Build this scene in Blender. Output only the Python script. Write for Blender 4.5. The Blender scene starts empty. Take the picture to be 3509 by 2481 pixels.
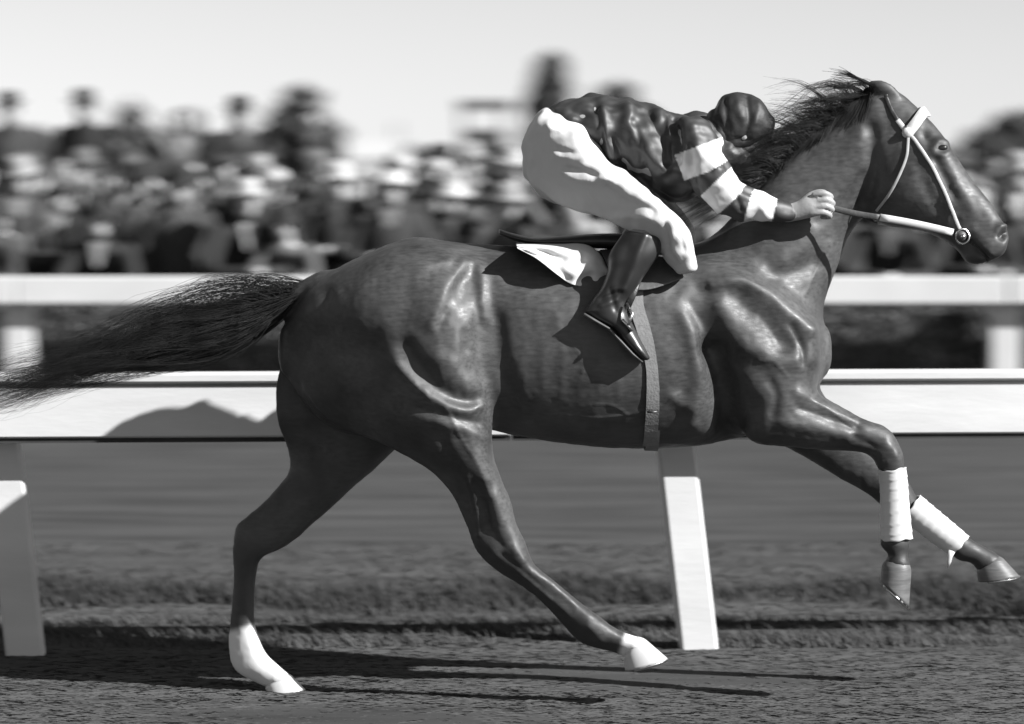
import bpy, math, random
import numpy as np
import openvdb as vdb
from mathutils import Vector, Matrix
from mathutils.bvhtree import BVHTree

# ------------------------------------------------------------------ camera, sky, sun, exposure
FPX, CX, HY, CAMH, D0 = 11146.0, 1754.5, 688.0, 1.53, 10.0     # focal length in photo pixels, centre column, horizon row
W_PX, H_PX = 3509.0, 2481.0
scene = bpy.context.scene
COL = scene.collection

cam = bpy.data.cameras.new("camera")
cam.sensor_width = 36.0
cam.lens = FPX / W_PX * 36.0
cam.shift_y = -(H_PX / 2 - HY) / W_PX
cam.clip_start, cam.clip_end = 0.1, 3000
cam.dof.use_dof = True
cam.dof.focus_distance = 9.85
cam.dof.aperture_fstop = 2.3
cam.dof.aperture_ratio = 0.42
cam_ob = bpy.data.objects.new("camera", cam)
COL.objects.link(cam_ob)
cam_ob.location = (0, -D0, CAMH)
cam_ob.rotation_euler = (math.pi / 2, 0, 0)
scene.camera = cam_ob

SUN_TO = Vector((0.744, -0.395, 0.543)).normalized()            # direction towards the sun
elev = math.asin(SUN_TO.z)
world = bpy.data.worlds.new("World")
scene.world = world
world.use_nodes = True
wn = world.node_tree
bg = wn.nodes["Background"]
sky = wn.nodes.new("ShaderNodeTexSky")
sky.sky_type = 'NISHITA'
sky.sun_disc = False
sky.sun_elevation = elev
sky.sun_rotation = math.atan2(SUN_TO.x, SUN_TO.y)
sky.air_density, sky.dust_density, sky.ozone_density = 1.0, 0.12, 1.0
bw = wn.nodes.new("ShaderNodeRGBToBW")                         # the photograph is black and white
wn.links.new(sky.outputs[0], bw.inputs[0])
wn.links.new(bw.outputs[0], bg.inputs[0])
bg.inputs[1].default_value = 0.060

sun = bpy.data.lights.new("sun", 'SUN')
sun.energy = 5.0
sun.angle = math.radians(0.5)
sun_ob = bpy.data.objects.new("sun", sun)
COL.objects.link(sun_ob)
sun_ob.rotation_euler = (-SUN_TO).to_track_quat('-Z', 'Y').to_euler()
sun_ob.location = (6, -6, 6)

scene.view_settings.view_transform = 'Standard'
scene.view_settings.look = 'None'
scene.view_settings.exposure = 0.95
scene.view_settings.gamma = 1.0
scene.render.engine = 'CYCLES'
scene.cycles.use_denoising = True
scene.cycles.max_bounces = 6
scene.cycles.transparent_max_bounces = 8

random.seed(7)
RNG = np.random.default_rng(7)

# ------------------------------------------------------------------ helpers
def P(u, v, y=0.0):
    """photo pixel at a known depth y (0 = the middle plane of the horse) -> world point"""
    d = D0 + y
    return Vector(((u - CX) / FPX * d, y, CAMH - (v - HY) / FPX * d))

def tag(o, label=None, cat=None, group=None, kind=None):
    if label: o["label"] = label
    if cat: o["category"] = cat
    if group: o["group"] = group
    if kind: o["kind"] = kind
    return o

def empty(name, loc=(0, 0, 0)):
    o = bpy.data.objects.new(name, None)
    o.empty_display_size = 0.1
    COL.objects.link(o)
    o.location = loc
    return o

def mesh_obj(name, verts, faces, mat=None, parent=None, smooth=True):
    me = bpy.data.meshes.new(name)
    if isinstance(verts, np.ndarray):
        verts = verts.tolist()
    if isinstance(faces, np.ndarray):
        faces = faces.tolist()
    me.from_pydata(verts, [], faces)
    me.update()
    if smooth:
        me.polygons.foreach_set("use_smooth", [True] * len(me.polygons))
    o = bpy.data.objects.new(name, me)
    COL.objects.link(o)
    if mat:
        me.materials.append(mat)
    if parent:
        o.parent = parent
        o.matrix_parent_inverse = Matrix.Translation(-parent.location)
    return o

class MB:
    """collects simple shapes into one mesh"""
    def __init__(s): s.v, s.f = [], []
    def add(s, vs, fs):
        n = len(s.v)
        s.v += [tuple(p) for p in vs]
        s.f += [tuple(i + n for i in f) for f in fs]
        return s
    def box(s, c, size, rot=None, bevel=0.0):
        hx, hy, hz = size[0] / 2, size[1] / 2, size[2] / 2
        b = min(bevel, hx * .9, hy * .9, hz * .9)
        M = rot or Matrix.Identity(3)
        c = Vector(c)
        if b <= 0:
            vs = [c + M @ Vector((sx * hx, sy * hy, sz * hz)) for sz in (-1, 1) for sx, sy in ((-1, -1), (1, -1), (1, 1), (-1, 1))]
            return s.add(vs, [(3, 2, 1, 0), (4, 5, 6, 7), (0, 1, 5, 4), (1, 2, 6, 5), (2, 3, 7, 6), (3, 0, 4, 7)])
        rings = []
        for z, ins in ((-hz, b), (-hz + b, 0), (hz - b, 0), (hz, b)):
            x, y = hx - ins, hy - ins
            rings.append([(-x + (b - ins if True else 0), -y, z), (x - (b - ins), -y, z), (x, -y + (b - ins), z), (x, y - (b - ins), z),
                          (x - (b - ins), y, z), (-x + (b - ins), y, z), (-x, y - (b - ins), z), (-x, -y + (b - ins), z)])
        vs = [c + M @ Vector(p) for r in rings for p in r]
        fs = [tuple(range(7, -1, -1)), tuple(range(24, 32))]
        for k in range(3):
            for i in range(8):
                j = (i + 1) % 8
                fs.append((k * 8 + i, k * 8 + j, k * 8 + 8 + j, k * 8 + 8 + i))
        return s.add(vs, fs)
    def tube(s, pts, radii, n=10, flat=1.0, up=None, caps=True):
        v, f = tube_mesh(pts, radii, n, flat, up, caps)
        return s.add(v, f)
    def build(s, name, mat=None, parent=None, smooth=True):
        return mesh_obj(name, s.v, s.f, mat, parent, smooth)

def tube_mesh(pts, radii, n=10, flat=1.0, up=None, caps=True):
    pts = [Vector(p) for p in pts]
    if not hasattr(radii, '__len__'): radii = [radii] * len(pts)
    vs, fs = [], []
    ref = Vector(up) if up is not None else Vector((0.13, 1, 0.21)).normalized()
    for i, p in enumerate(pts):
        t = (pts[min(i + 1, len(pts) - 1)] - pts[max(i - 1, 0)]).normalized()
        a = (ref - t * ref.dot(t))
        if a.length < 1e-4: a = t.orthogonal()
        a.normalize()
        b = t.cross(a)
        for k in range(n):
            an = 2 * math.pi * k / n
            vs.append(p + a * (math.cos(an) * radii[i] * flat) + b * (math.sin(an) * radii[i]))
    for i in range(len(pts) - 1):
        for k in range(n):
            j = (k + 1) % n
            fs.append((i * n + k, i * n + j, (i + 1) * n + j, (i + 1) * n + k))
    if caps:
        fs.append(tuple(range(n - 1, -1, -1)))
        fs.append(tuple(range((len(pts) - 1) * n, len(pts) * n)))
    return vs, fs

def catmull(A, m):
    """A (n,k) stations -> smooth interpolation with m steps between stations"""
    A = np.asarray(A, float)
    n = len(A)
    if n == 2:
        t = np.linspace(0, 1, m + 1)[:, None]
        return A[0] * (1 - t) + A[1] * t
    E = np.vstack([2 * A[0] - A[1], A, 2 * A[-1] - A[-2]])
    out = []
    for i in range(n - 1):
        p0, p1, p2, p3 = E[i], E[i + 1], E[i + 2], E[i + 3]
        for j in range(m):
            t = j / m
            out.append(.5 * (2 * p1 + (p2 - p0) * t + (2 * p0 - 5 * p1 + 4 * p2 - p3) * t * t + (3 * p1 - p0 - 3 * p2 + p3) * t ** 3))
    out.append(A[-1])
    return np.array(out)

def loft(stations, m=5, n=36, p=2.0, cap=0.35, inflate=0.0, skew=0.0):
    """stations: ((u,v) front, (u,v) back, y centre, half depth) -> closed loft (points, tris, quads)"""
    S = []
    for (fu, fv), (bu, bv), y, hd in stations:
        a, b = P(fu, fv, y), P(bu, bv, y)
        c, h = (a + b) / 2, (a - b) / 2
        S.append([c.x, c.y, c.z, h.x, h.z, hd])
    S = catmull(S, m)
    if inflate:
        L = np.hypot(S[:, 3], S[:, 4])
        S[:, 3] *= (L + inflate) / L; S[:, 4] *= (L + inflate) / L; S[:, 5] += inflate
    if cap > 0:
        def ends(s0, s1):
            ax = s0[:3] - s1[:3]; ax /= np.linalg.norm(ax) + 1e-9
            r = min(math.hypot(s0[3], s0[4]), s0[5]) * cap
            o = []
            for t in (0.35, 0.65, 0.85, 0.96):
                q = s0.copy(); q[:3] += ax * r * t; q[3:] *= math.sqrt(max(1 - t * t, 0.02)); o.append(q)
            return o
        S = np.vstack([np.array(ends(S[0], S[1])[::-1]), S, np.array(ends(S[-1], S[-2]))])
    th = np.linspace(0, 2 * math.pi, n, endpoint=False)
    ct, st = np.cos(th), np.sin(th)
    if p != 2.0:
        ct, st = np.sign(ct) * np.abs(ct) ** (2 / p), np.sign(st) * np.abs(st) ** (2 / p)
    pts = np.zeros((len(S), n, 3))
    pts[:, :, 0] = S[:, None, 0] + S[:, None, 3] * ct
    pts[:, :, 1] = S[:, None, 1] + S[:, None, 5] * st * (1 + skew * ct)
    pts[:, :, 2] = S[:, None, 2] + S[:, None, 4] * ct
    return ring_surface(pts)

def ring_surface(pts):
    m, n = pts.shape[:2]
    i = np.arange(m - 1)[:, None] * n
    k = np.arange(n)[None, :]; kk = (k + 1) % n
    quads = np.stack([i + k, i + kk, i + n + kk, i + n + k], -1).reshape(-1, 4)
    V = pts.reshape(-1, 3)
    V = np.vstack([V, pts[0].mean(0), pts[-1].mean(0)])
    a, b = m * n, m * n + 1
    kf = np.arange(n); kn = (kf + 1) % n
    tris = np.vstack([np.stack([np.full(n, a), kn, kf], -1), np.stack([np.full(n, b), (m - 1) * n + kf, (m - 1) * n + kn], -1)])
    return V, tris, quads

def limb(pts, radii, n=20, flat=1.0, up=None):
    """closed round tube with rounded ends through world points, for fusing into a body"""
    A = np.array([list(p) + [r] for p, r in zip(pts, radii)], float)
    A = catmull(A, 5) if len(A) > 1 else A
    t0 = A[0, :3] - A[1, :3]; t0 /= np.linalg.norm(t0); t1 = A[-1, :3] - A[-2, :3]; t1 /= np.linalg.norm(t1)
    pre, post = [], []
    for t in (0.35, 0.65, 0.86, 0.97):
        pre.append(np.append(A[0, :3] + t0 * A[0, 3] * t, A[0, 3] * math.sqrt(1 - t * t)))
        post.append(np.append(A[-1, :3] + t1 * A[-1, 3] * t, A[-1, 3] * math.sqrt(1 - t * t)))
    A = np.vstack([pre[::-1], A, post])
    v, f = tube_mesh(A[:, :3], A[:, 3], n, flat, up, False)
    return ring_surface(np.array([list(q) for q in v]).reshape(len(A), n, 3))

class Field:
    """signed-distance volume: closed shapes are fused with soft joints, then meshed as one surface"""
    def __init__(s, lo, hi, h, band=7.0):
        s.h, s.band = h, band
        s.ijk = np.floor(np.array(lo) / h).astype(int) - 3
        s.n = np.ceil(np.array(hi) / h).astype(int) + 3 - s.ijk
        s.a = np.full(s.n, band * h, np.float32)
        s.t = vdb.createLinearTransform(voxelSize=h)
    def add(s, surf, k=0.02, sub=False):
        V, T, Q = surf
        g = vdb.FloatGrid.createLevelSetFromPolygons(np.ascontiguousarray(V, np.float32), np.ascontiguousarray(T, np.uint32),
                                                     np.ascontiguousarray(Q, np.uint32), s.t, s.band)
        pad = int(s.band) + 1
        lo = np.maximum(np.floor(V.min(0) / s.h).astype(int) - pad - s.ijk, 0)
        hi = np.minimum(np.ceil(V.max(0) / s.h).astype(int) + pad - s.ijk, s.n)
        b = np.full(hi - lo, s.band * s.h, np.float32)
        g.copyToArray(b, tuple(int(q) for q in lo + s.ijk))
        w = s.a[lo[0]:hi[0], lo[1]:hi[1], lo[2]:hi[2]]
        if sub:
            w[...] = np.maximum(w, -b); return s
        k = max(k, 1e-4)
        hh = np.clip(.5 + .5 * (w - b) / k, 0, 1)
        w[...] = w * (1 - hh) + b * hh - k * hh * (1 - hh)
        return s
    def mesh(s, smooth=2):
        o = vdb.FloatGrid(s.band * s.h)
        o.copyFromArray(s.a, tuple(int(q) for q in s.ijk), 0.0)
        o.transform = s.t
        V, Q = o.convertToQuads(0.0)
        V, Q = V.astype(float), Q.astype(int)
        return lap_smooth(V, Q, smooth), Q

def lap_smooth(V, Q, it, lam=0.5, mask=None):
    E = np.vstack([Q[:, [i, (i + 1) % 4]] for i in range(4)])
    n = len(V)
    cnt = np.bincount(E[:, 0], minlength=n) + np.bincount(E[:, 1], minlength=n)
    cnt = np.maximum(cnt, 1)
    for _ in range(it):
        A = np.stack([np.bincount(E[:, 0], V[E[:, 1], c], n) + np.bincount(E[:, 1], V[E[:, 0], c], n) for c in range(3)], -1) / cnt[:, None]
        l = lam if mask is None else lam * mask[:, None]
        V = V + (A - V) * l
    return V

def normals(V, Q):
    d = np.cross(V[Q[:, 2]] - V[Q[:, 0]], V[Q[:, 3]] - V[Q[:, 1]])
    N = np.stack([sum(np.bincount(Q[:, j], d[:, c], len(V)) for j in range(4)) for c in range(3)], -1)
    return N / (np.linalg.norm(N, axis=1, keepdims=True) + 1e-12)

def to_px(V):
    d = D0 + V[:, 1]
    return np.stack([V[:, 0] / d * FPX + CX, (CAMH - V[:, 2]) / d * FPX + HY], -1)

def seg_dist(uv, line):
    best = np.full(len(uv), 1e9)
    L = np.asarray(line, float)
    if len(L) == 1: return np.hypot(*(uv - L[0]).T)
    for a, b in zip(L[:-1], L[1:]):
        ab = b - a
        t = np.clip(((uv - a) @ ab) / (ab @ ab + 1e-9), 0, 1)
        best = np.minimum(best, np.hypot(*(uv - (a + t[:, None] * ab)).T))
    return best

def sculpt(V, Q, strokes, gain=1.0, test=lambda V, N: (N[:, 1] < -0.05) & (V[:, 1] < 0.03)):
    """strokes (polyline in photo pixels, width px, height mm): raise or lower the surface along the line"""
    N = normals(V, Q)
    uv = to_px(V)
    disp = np.zeros(len(V))
    m = test(V, N).astype(float) * np.clip(-N[:, 1] * 2.2, 0, 1)
    for line, w, amp in strokes:
        L = catmull(line, 6) if len(line) > 2 else np.asarray(line, float)
        disp += amp * gain * 0.001 * np.exp(-(seg_dist(uv, L) / w) ** 2)
    return V + N * (disp * m)[:, None]

def skin_noise(V, lo, hi, n, seed):
    """soft irregular relief made of random waves with wavelengths between lo and hi metres"""
    r = np.random.default_rng(seed)
    out = np.zeros(len(V))
    for _ in range(n):
        k = r.normal(0, 1, 3); k *= 2 * math.pi / np.linalg.norm(k) / r.uniform(lo, hi)
        out += np.sin(V @ k + r.uniform(0, 6.28))
    return out / math.sqrt(n / 2)

def bvh_of(ob):
    me = ob.data
    return BVHTree.FromPolygons([ob.matrix_world @ v.co for v in me.vertices], [tuple(p.vertices) for p in me.polygons])

# ------------------------------------------------------------------ materials (the photograph is black and white: greys only)
def mat(name, val, rough=0.6, spec=0.5, var=0.0, scale=8.0, bump=0.0, bscale=60.0, stretch=(1, 1, 1), sheen=0.0, coat=0.0, metal=0.0, detail=4.0, grain=0.0, gstretch=(1, 1, 1), gscale=150.0):
    m = bpy.data.materials.new(name)
    m.use_nodes = True
    nt = m.node_tree
    b = nt.nodes["Principled BSDF"]
    b.inputs["Base Color"].default_value = (val, val, val, 1)
    b.inputs["Roughness"].default_value = rough
    b.inputs["Specular IOR Level"].default_value = spec
    b.inputs["Metallic"].default_value = metal
    if sheen: b.inputs["Sheen Weight"].default_value = sheen
    if coat: b.inputs["Coat Weight"].default_value = coat
    if var or bump:
        tc = nt.nodes.new("ShaderNodeTexCoord")
        mp = nt.nodes.new("ShaderNodeMapping")
        mp.inputs["Scale"].default_value = stretch
        nt.links.new(tc.outputs["Object"], mp.inputs[0])
    if var:
        nz = nt.nodes.new("ShaderNodeTexNoise")
        nz.inputs["Scale"].default_value = scale
        nz.inputs["Detail"].default_value = detail
        nt.links.new(mp.outputs[0], nz.inputs["Vector"])
        mr = nt.nodes.new("ShaderNodeMapRange")
        mr.inputs[1].default_value, mr.inputs[2].default_value = 0.3, 0.7
        mr.inputs[3].default_value, mr.inputs[4].default_value = val * (1 - var), val * (1 + var)
        nt.links.new(nz.outputs["Fac"], mr.inputs[0])
        out = mr.outputs[0]
        if grain:
            mp2 = nt.nodes.new("ShaderNodeMapping"); mp2.inputs["Scale"].default_value = gstretch
            nt.links.new(tc.outputs["Object"], mp2.inputs[0])
            n3 = nt.nodes.new("ShaderNodeTexNoise"); n3.inputs["Scale"].default_value = gscale; n3.inputs["Detail"].default_value = 3
            nt.links.new(mp2.outputs[0], n3.inputs["Vector"])
            m3 = nt.nodes.new("ShaderNodeMapRange")
            m3.inputs[1].default_value, m3.inputs[2].default_value = 0.3, 0.7
            m3.inputs[3].default_value, m3.inputs[4].default_value = 1 - grain, 1 + grain
            nt.links.new(n3.outputs["Fac"], m3.inputs[0])
            mu = nt.nodes.new("ShaderNodeMath"); mu.operation = 'MULTIPLY'
            nt.links.new(out, mu.inputs[0]); nt.links.new(m3.outputs[0], mu.inputs[1])
            out = mu.outputs[0]
            m4 = nt.nodes.new("ShaderNodeMapRange")
            m4.inputs[1].default_value, m4.inputs[2].default_value = 0.3, 0.7
            m4.inputs[3].default_value, m4.inputs[4].default_value = rough - .10, rough + .10
            nt.links.new(n3.outputs["Fac"], m4.inputs[0]); nt.links.new(m4.outputs[0], b.inputs["Roughness"])
        nt.links.new(out, b.inputs["Base Color"])
    if bump:
        n2 = nt.nodes.new("ShaderNodeTexNoise")
        n2.inputs["Scale"].default_value = bscale
        n2.inputs["Detail"].default_value = 3
        nt.links.new(mp.outputs[0], n2.inputs["Vector"])
        bp = nt.nodes.new("ShaderNodeBump")
        bp.inputs["Strength"].default_value = bump
        bp.inputs["Distance"].default_value = 0.01
        nt.links.new(n2.outputs["Fac"], bp.inputs["Height"])
        nt.links.new(bp.outputs[0], b.inputs["Normal"])
    return m

def add_attr_mix(m, attr, val, rough=None):
    """blend the base colour to another value where the mesh attribute is 1 (coat markings, painted brow shade)"""
    nt = m.node_tree
    b = nt.nodes["Principled BSDF"]
    src = b.inputs["Base Color"].links[0].from_socket if b.inputs["Base Color"].links else None
    at = nt.nodes.new("ShaderNodeAttribute"); at.attribute_name = attr
    mx = nt.nodes.new("ShaderNodeMix"); mx.data_type = 'RGBA'
    if src: nt.links.new(src, mx.inputs[6])
    else: mx.inputs[6].default_value = b.inputs["Base Color"].default_value
    mx.inputs[7].default_value = (val, val, val, 1)
    nt.links.new(at.outputs["Fac"], mx.inputs[0])
    nt.links.new(mx.outputs[2], b.inputs["Base Color"])

def set_attr(ob, name, vals):
    a = ob.data.attributes.new(name, 'FLOAT', 'POINT')
    a.data.foreach_set("value", np.asarray(vals, np.float32))
# ------------------------------------------------------------------ ground, rails
def sstep(x, a, b):
    t = np.clip((np.asarray(x, float) - a) / (b - a), 0, 1)
    return t * t * (3 - 2 * t)

def bank(y):
    """height of the ground at depth y: flat turf, then a low bank behind the far rail"""
    return 0.16 * sstep(y, 11.9, 16.2) + 0.55 * sstep(y, 16.6, 18.4) + 0.5 * sstep(y, 30, 80)

def ground_mesh():
    ys = np.concatenate([np.arange(-60, -4, 4.0), np.arange(-4, -1.2, .2), np.arange(-1.2, 12, .05), np.arange(12, 24, .25), np.arange(24, 100, 4), np.arange(100, 1500, 60)])
    xs = np.concatenate([-np.geomspace(1500, 4.2, 30), np.arange(-4, 4.001, .05), np.geomspace(4.2, 1500, 30)])
    X, Y = np.meshgrid(xs, ys)
    Z = bank(Y)
    fine = np.clip(1 - np.abs(X) / 6, 0, 1) * sstep(Y, -3.5, -1.5) * (1 - sstep(Y, 10.5, 12))
    Z = Z + fine * (0.006 * np.sin(X * 2.1 + Y * 1.3) * np.sin(Y * 3.7) + RNG.normal(0, 0.0009, X.shape))
    V = np.stack([X, Y, Z], -1).reshape(-1, 3)
    ny, nx = X.shape
    i = np.arange(ny - 1)[:, None] * nx + np.arange(nx - 1)[None]
    F = np.stack([i, i + 1, i + nx + 1, i + nx], -1).reshape(-1, 4)
    return V, F

m_turf = mat("turf", 0.060, rough=0.95, spec=0.1, var=0.35, scale=2.4, bump=0.3, bscale=22, stretch=(0.35, 2.2, 1), detail=6)
gv, gf = ground_mesh()
ground = mesh_obj("ground", gv, gf, m_turf)
tag(ground, kind="structure")

# white painted timber
m_white = mat("white_paint", 0.55, rough=0.55, spec=0.35, var=0.10, scale=4, detail=7, bump=0.10, bscale=30, stretch=(0.35, 1, 1.6))
m_white_far = mat("white_paint_worn", 0.54, rough=0.55, var=0.06, scale=3)

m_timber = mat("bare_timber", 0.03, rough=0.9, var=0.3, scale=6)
RAIL_YAW = math.atan(0.0677)
RAIL_O = Vector((0.0, 0.90, 0.0))                       # a point under the near rail's face
RD = Vector((math.cos(RAIL_YAW), math.sin(RAIL_YAW), 0))   # along the rail
RN = Vector((-math.sin(RAIL_YAW), math.cos(RAIL_YAW), 0))  # away from the track
RM = Matrix((RD, RN, Vector((0, 0, 1)))).transposed()

near_rail = empty("running_rail", RAIL_O)
tag(near_rail, "white painted board rail on leaning posts right behind the horse", "rail")
L = 3.98
for i, x0 in enumerate((-7.9, -3.92, 0.06, 4.04)):
    c = RAIL_O + RD * (x0 + L / 2 - .06)
    MB().box(c + RN * 0.035 + Vector((0, 0, 0.828)), (L - .006, 0.052, 0.174), RM, 0.006).build("rail_board", m_white, near_rail, False)
    MB().box(c + RN * 0.036 + Vector((0, 0, 0.940)), (L - .006, 0.092, 0.036), RM, 0.008).build("rail_cap", m_white, near_rail, False)
    MB().box(c + RN * 0.052 + Vector((0, 0, 0.9185)), (L - .010, 0.044, 0.011), RM).build("rail_packing", m_white, near_rail, False)
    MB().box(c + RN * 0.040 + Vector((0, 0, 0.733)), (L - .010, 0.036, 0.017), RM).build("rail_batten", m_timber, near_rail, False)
for s in (-6.0, -3.75, -1.625, 0.655, 2.95, 5.2):
    base = RAIL_O + RD * (s - .005) + RN * 0.17
    lean = Vector((-0.115, 0, 1)).normalized()
    top = base + lean * 0.88
    b = MB()
    ax = (RD - lean * RD.dot(lean)).normalized()
    ay = lean.cross(ax)
    R = Matrix((ax, ay, lean)).transposed()
    b.box(base + lean * 0.36, (0.128, 0.085, 1.05), R, 0.010).build("post", m_white, near_rail, False)
    for dz in (-.035, .04):
        q = base + lean * .86 - RN * .166; q.z = .83 + dz
        MB().tube([q, q - RN * .008], .011, 10).build("bolt", m_timber, near_rail, False)
    MB().box(base + lean * 0.84 - RN * 0.072, (0.09, 0.066, 0.11), R, 0.006).build("bracket", m_white, near_rail, False)

far_rail = empty("outer_rail", (0, 11.45, 0))
tag(far_rail, "white outer rail of heavy timber in front of the crowd", "rail")
for x0 in (-16.3, -9.8, -3.27, 3.27, 9.8):
    MB().box((x0 + 3.265, 11.45, 0.94), (6.525, 0.11, 0.185), None, 0.012).build("rail_board", m_white_far, far_rail, False)
for k in range(-5, 6):
    MB().box((k * 3.265 + (0.0), 11.60, 0.50), (0.19, 0.16, 1.02), None, 0.012).build("post", m_white_far, far_rail, False)

# short turf and a ragged strip of longer grass beyond the near rail
def blades(n, xr, yr, h, w, lean, name, m, dens=None):
    x = RNG.uniform(*xr, n); y = RNG.uniform(*yr, n)
    if dens is not None:
        k = RNG.uniform(0, 1, n) < dens(x, y); x, y = x[k], y[k]; n = len(x)
    hh = h * RNG.uniform(.5, 1.3, n); a = RNG.uniform(0, math.pi, n)
    z = bank(y) - 0.004
    lx, ly = RNG.normal(lean, .5, n) * hh, RNG.normal(0, .5, n) * hh
    dx, dy = np.cos(a) * w, np.sin(a) * w
    V = np.zeros((n, 5, 3))
    V[:, 0] = np.stack([x - dx, y - dy, z], -1); V[:, 1] = np.stack([x + dx, y + dy, z], -1)
    V[:, 2] = np.stack([x + lx * .4 + dx * .7, y + ly * .4 + dy * .7, z + hh * .6], -1)
    V[:, 3] = np.stack([x + lx * .4 - dx * .7, y + ly * .4 - dy * .7, z + hh * .6], -1)
    V[:, 4] = np.stack([x + lx, y + ly, z + hh], -1)
    i = np.arange(n)[:, None] * 5
    F = (i + np.array([[0, 1, 2, 3]])).tolist() + (i + np.array([[3, 2, 4]])).tolist()
    o = mesh_obj(name, V.reshape(-1, 3), F, m, None, False)
    return o
m_grass = mat("grass", 0.070, rough=0.8, spec=0.2, var=0.22, scale=2.6, stretch=(.3, 2.4, 1))
m_grass_long = mat("long_grass", 0.040, rough=0.8, spec=0.2, var=0.4, scale=4.0, stretch=(.4, 2, 1))
def rolled(n, xr, yr, name, m):
    """turf rolled flat along the track: blades lying mostly lengthwise"""
    x = RNG.uniform(*xr, n); y = RNG.uniform(*yr, n)
    L = RNG.uniform(.03, .11, n); a = RNG.normal(0, .22, n) + math.pi * (RNG.uniform(0, 1, n) < .3)
    z = bank(y); h = RNG.uniform(.0008, .0042, n); w = RNG.uniform(.0012, .003, n)
    dx, dy = np.cos(a), np.sin(a)
    V = np.zeros((n, 5, 3))
    for k, (t, zz, ww) in enumerate(((0, 0, -1), (0, 0, 1), (.55, 1, .8), (.55, 1, -.8), (1, .55, 0))):
        V[:, k] = np.stack([x + dx * L * t - dy * w * ww, y + dy * L * t + dx * w * ww, z + h * zz - (.002 if k < 2 else 0) + .002 * (ww > 0)], -1)
    i = np.arange(n)[:, None] * 5
    F = (i + np.array([[0, 1, 2, 3]])).tolist() + (i + np.array([[3, 2, 4]])).tolist()
    return mesh_obj(name, V.reshape(-1, 3), F, m, None, False)
g1 = rolled(110000, (-2.6, 2.6), (-1.3, 4.5), "short_grass", m_grass)
tag(g1, "short rolled grass of the track turf", "grass", kind="stuff")
def strip(x, y):
    c = 2.55 + .12 * np.sin(x * 2.3) + .07 * np.sin(x * 5.1 + 1)
    w = .36 + .15 * np.sin(x * 3.1 + 2)
    return np.exp(-((y - c) / w) ** 4) * (0.6 + .4 * np.sin(x * 1.7 + 3.5 * np.sin(x * .9)))
g2 = blades(60000, (-4, 4), (1.9, 3.3), .055, .004, -.6, "long_grass", m_grass_long, strip)
tag(g2, "ragged strip of darker long grass beyond the near rail", "grass", kind="stuff")
g3 = blades(26000, (-4, 4), (1.1, 1.85), .04, .003, -.8, "rough_grass", m_grass, lambda x, y: .5 + .5 * np.sin(x * 3.3 + 2 * np.sin(y * 9)))
tag(g3, "tufts of uncut grass in the shadow of the near rail", "grass", kind="stuff")
# clipped hedge between the outer rail and the crowd
m_hedge = mat("hedge_leaves", .13, rough=.7, var=.45, scale=2.2)
n = 42000
hx = RNG.uniform(-9, 9, n); hz = RNG.uniform(.02, .86, n) + .03 * np.sin(hx * 5) * 1.0
hy = 11.93 + RNG.choice([-1, 1], n) * .16 * np.sqrt(RNG.uniform(.25, 1, n)) * (1 - .25 * (hz / .86) ** 3)
c = np.stack([hx, hy, hz], -1)
a = RNG.normal(0, 1, (n, 3)); a /= np.linalg.norm(a, axis=1, keepdims=True)
e = np.cross(a, RNG.normal(0, 1, (n, 3))); e /= np.linalg.norm(e, axis=1, keepdims=True)
sz = RNG.uniform(.016, .036, (n, 1))
V = np.stack([c - a * sz, c + e * sz * .5, c + a * sz, c - e * sz * .5], 1).reshape(-1, 3)
hedge = empty("hedge", (0, 11.93, 0))
tag(hedge, "low clipped hedge between the outer white rail and the crowd", "hedge")
o = mesh_obj("leaves", V, (np.arange(n)[:, None] * 4 + np.arange(4)).tolist(), m_hedge, hedge, False); o["kind"] = "stuff"
MB().box((0, 11.93, .40), (18, .20, .76)).build("twigs", mat("twigs", .03, .9, var=.4, scale=9), hedge, False)
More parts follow.
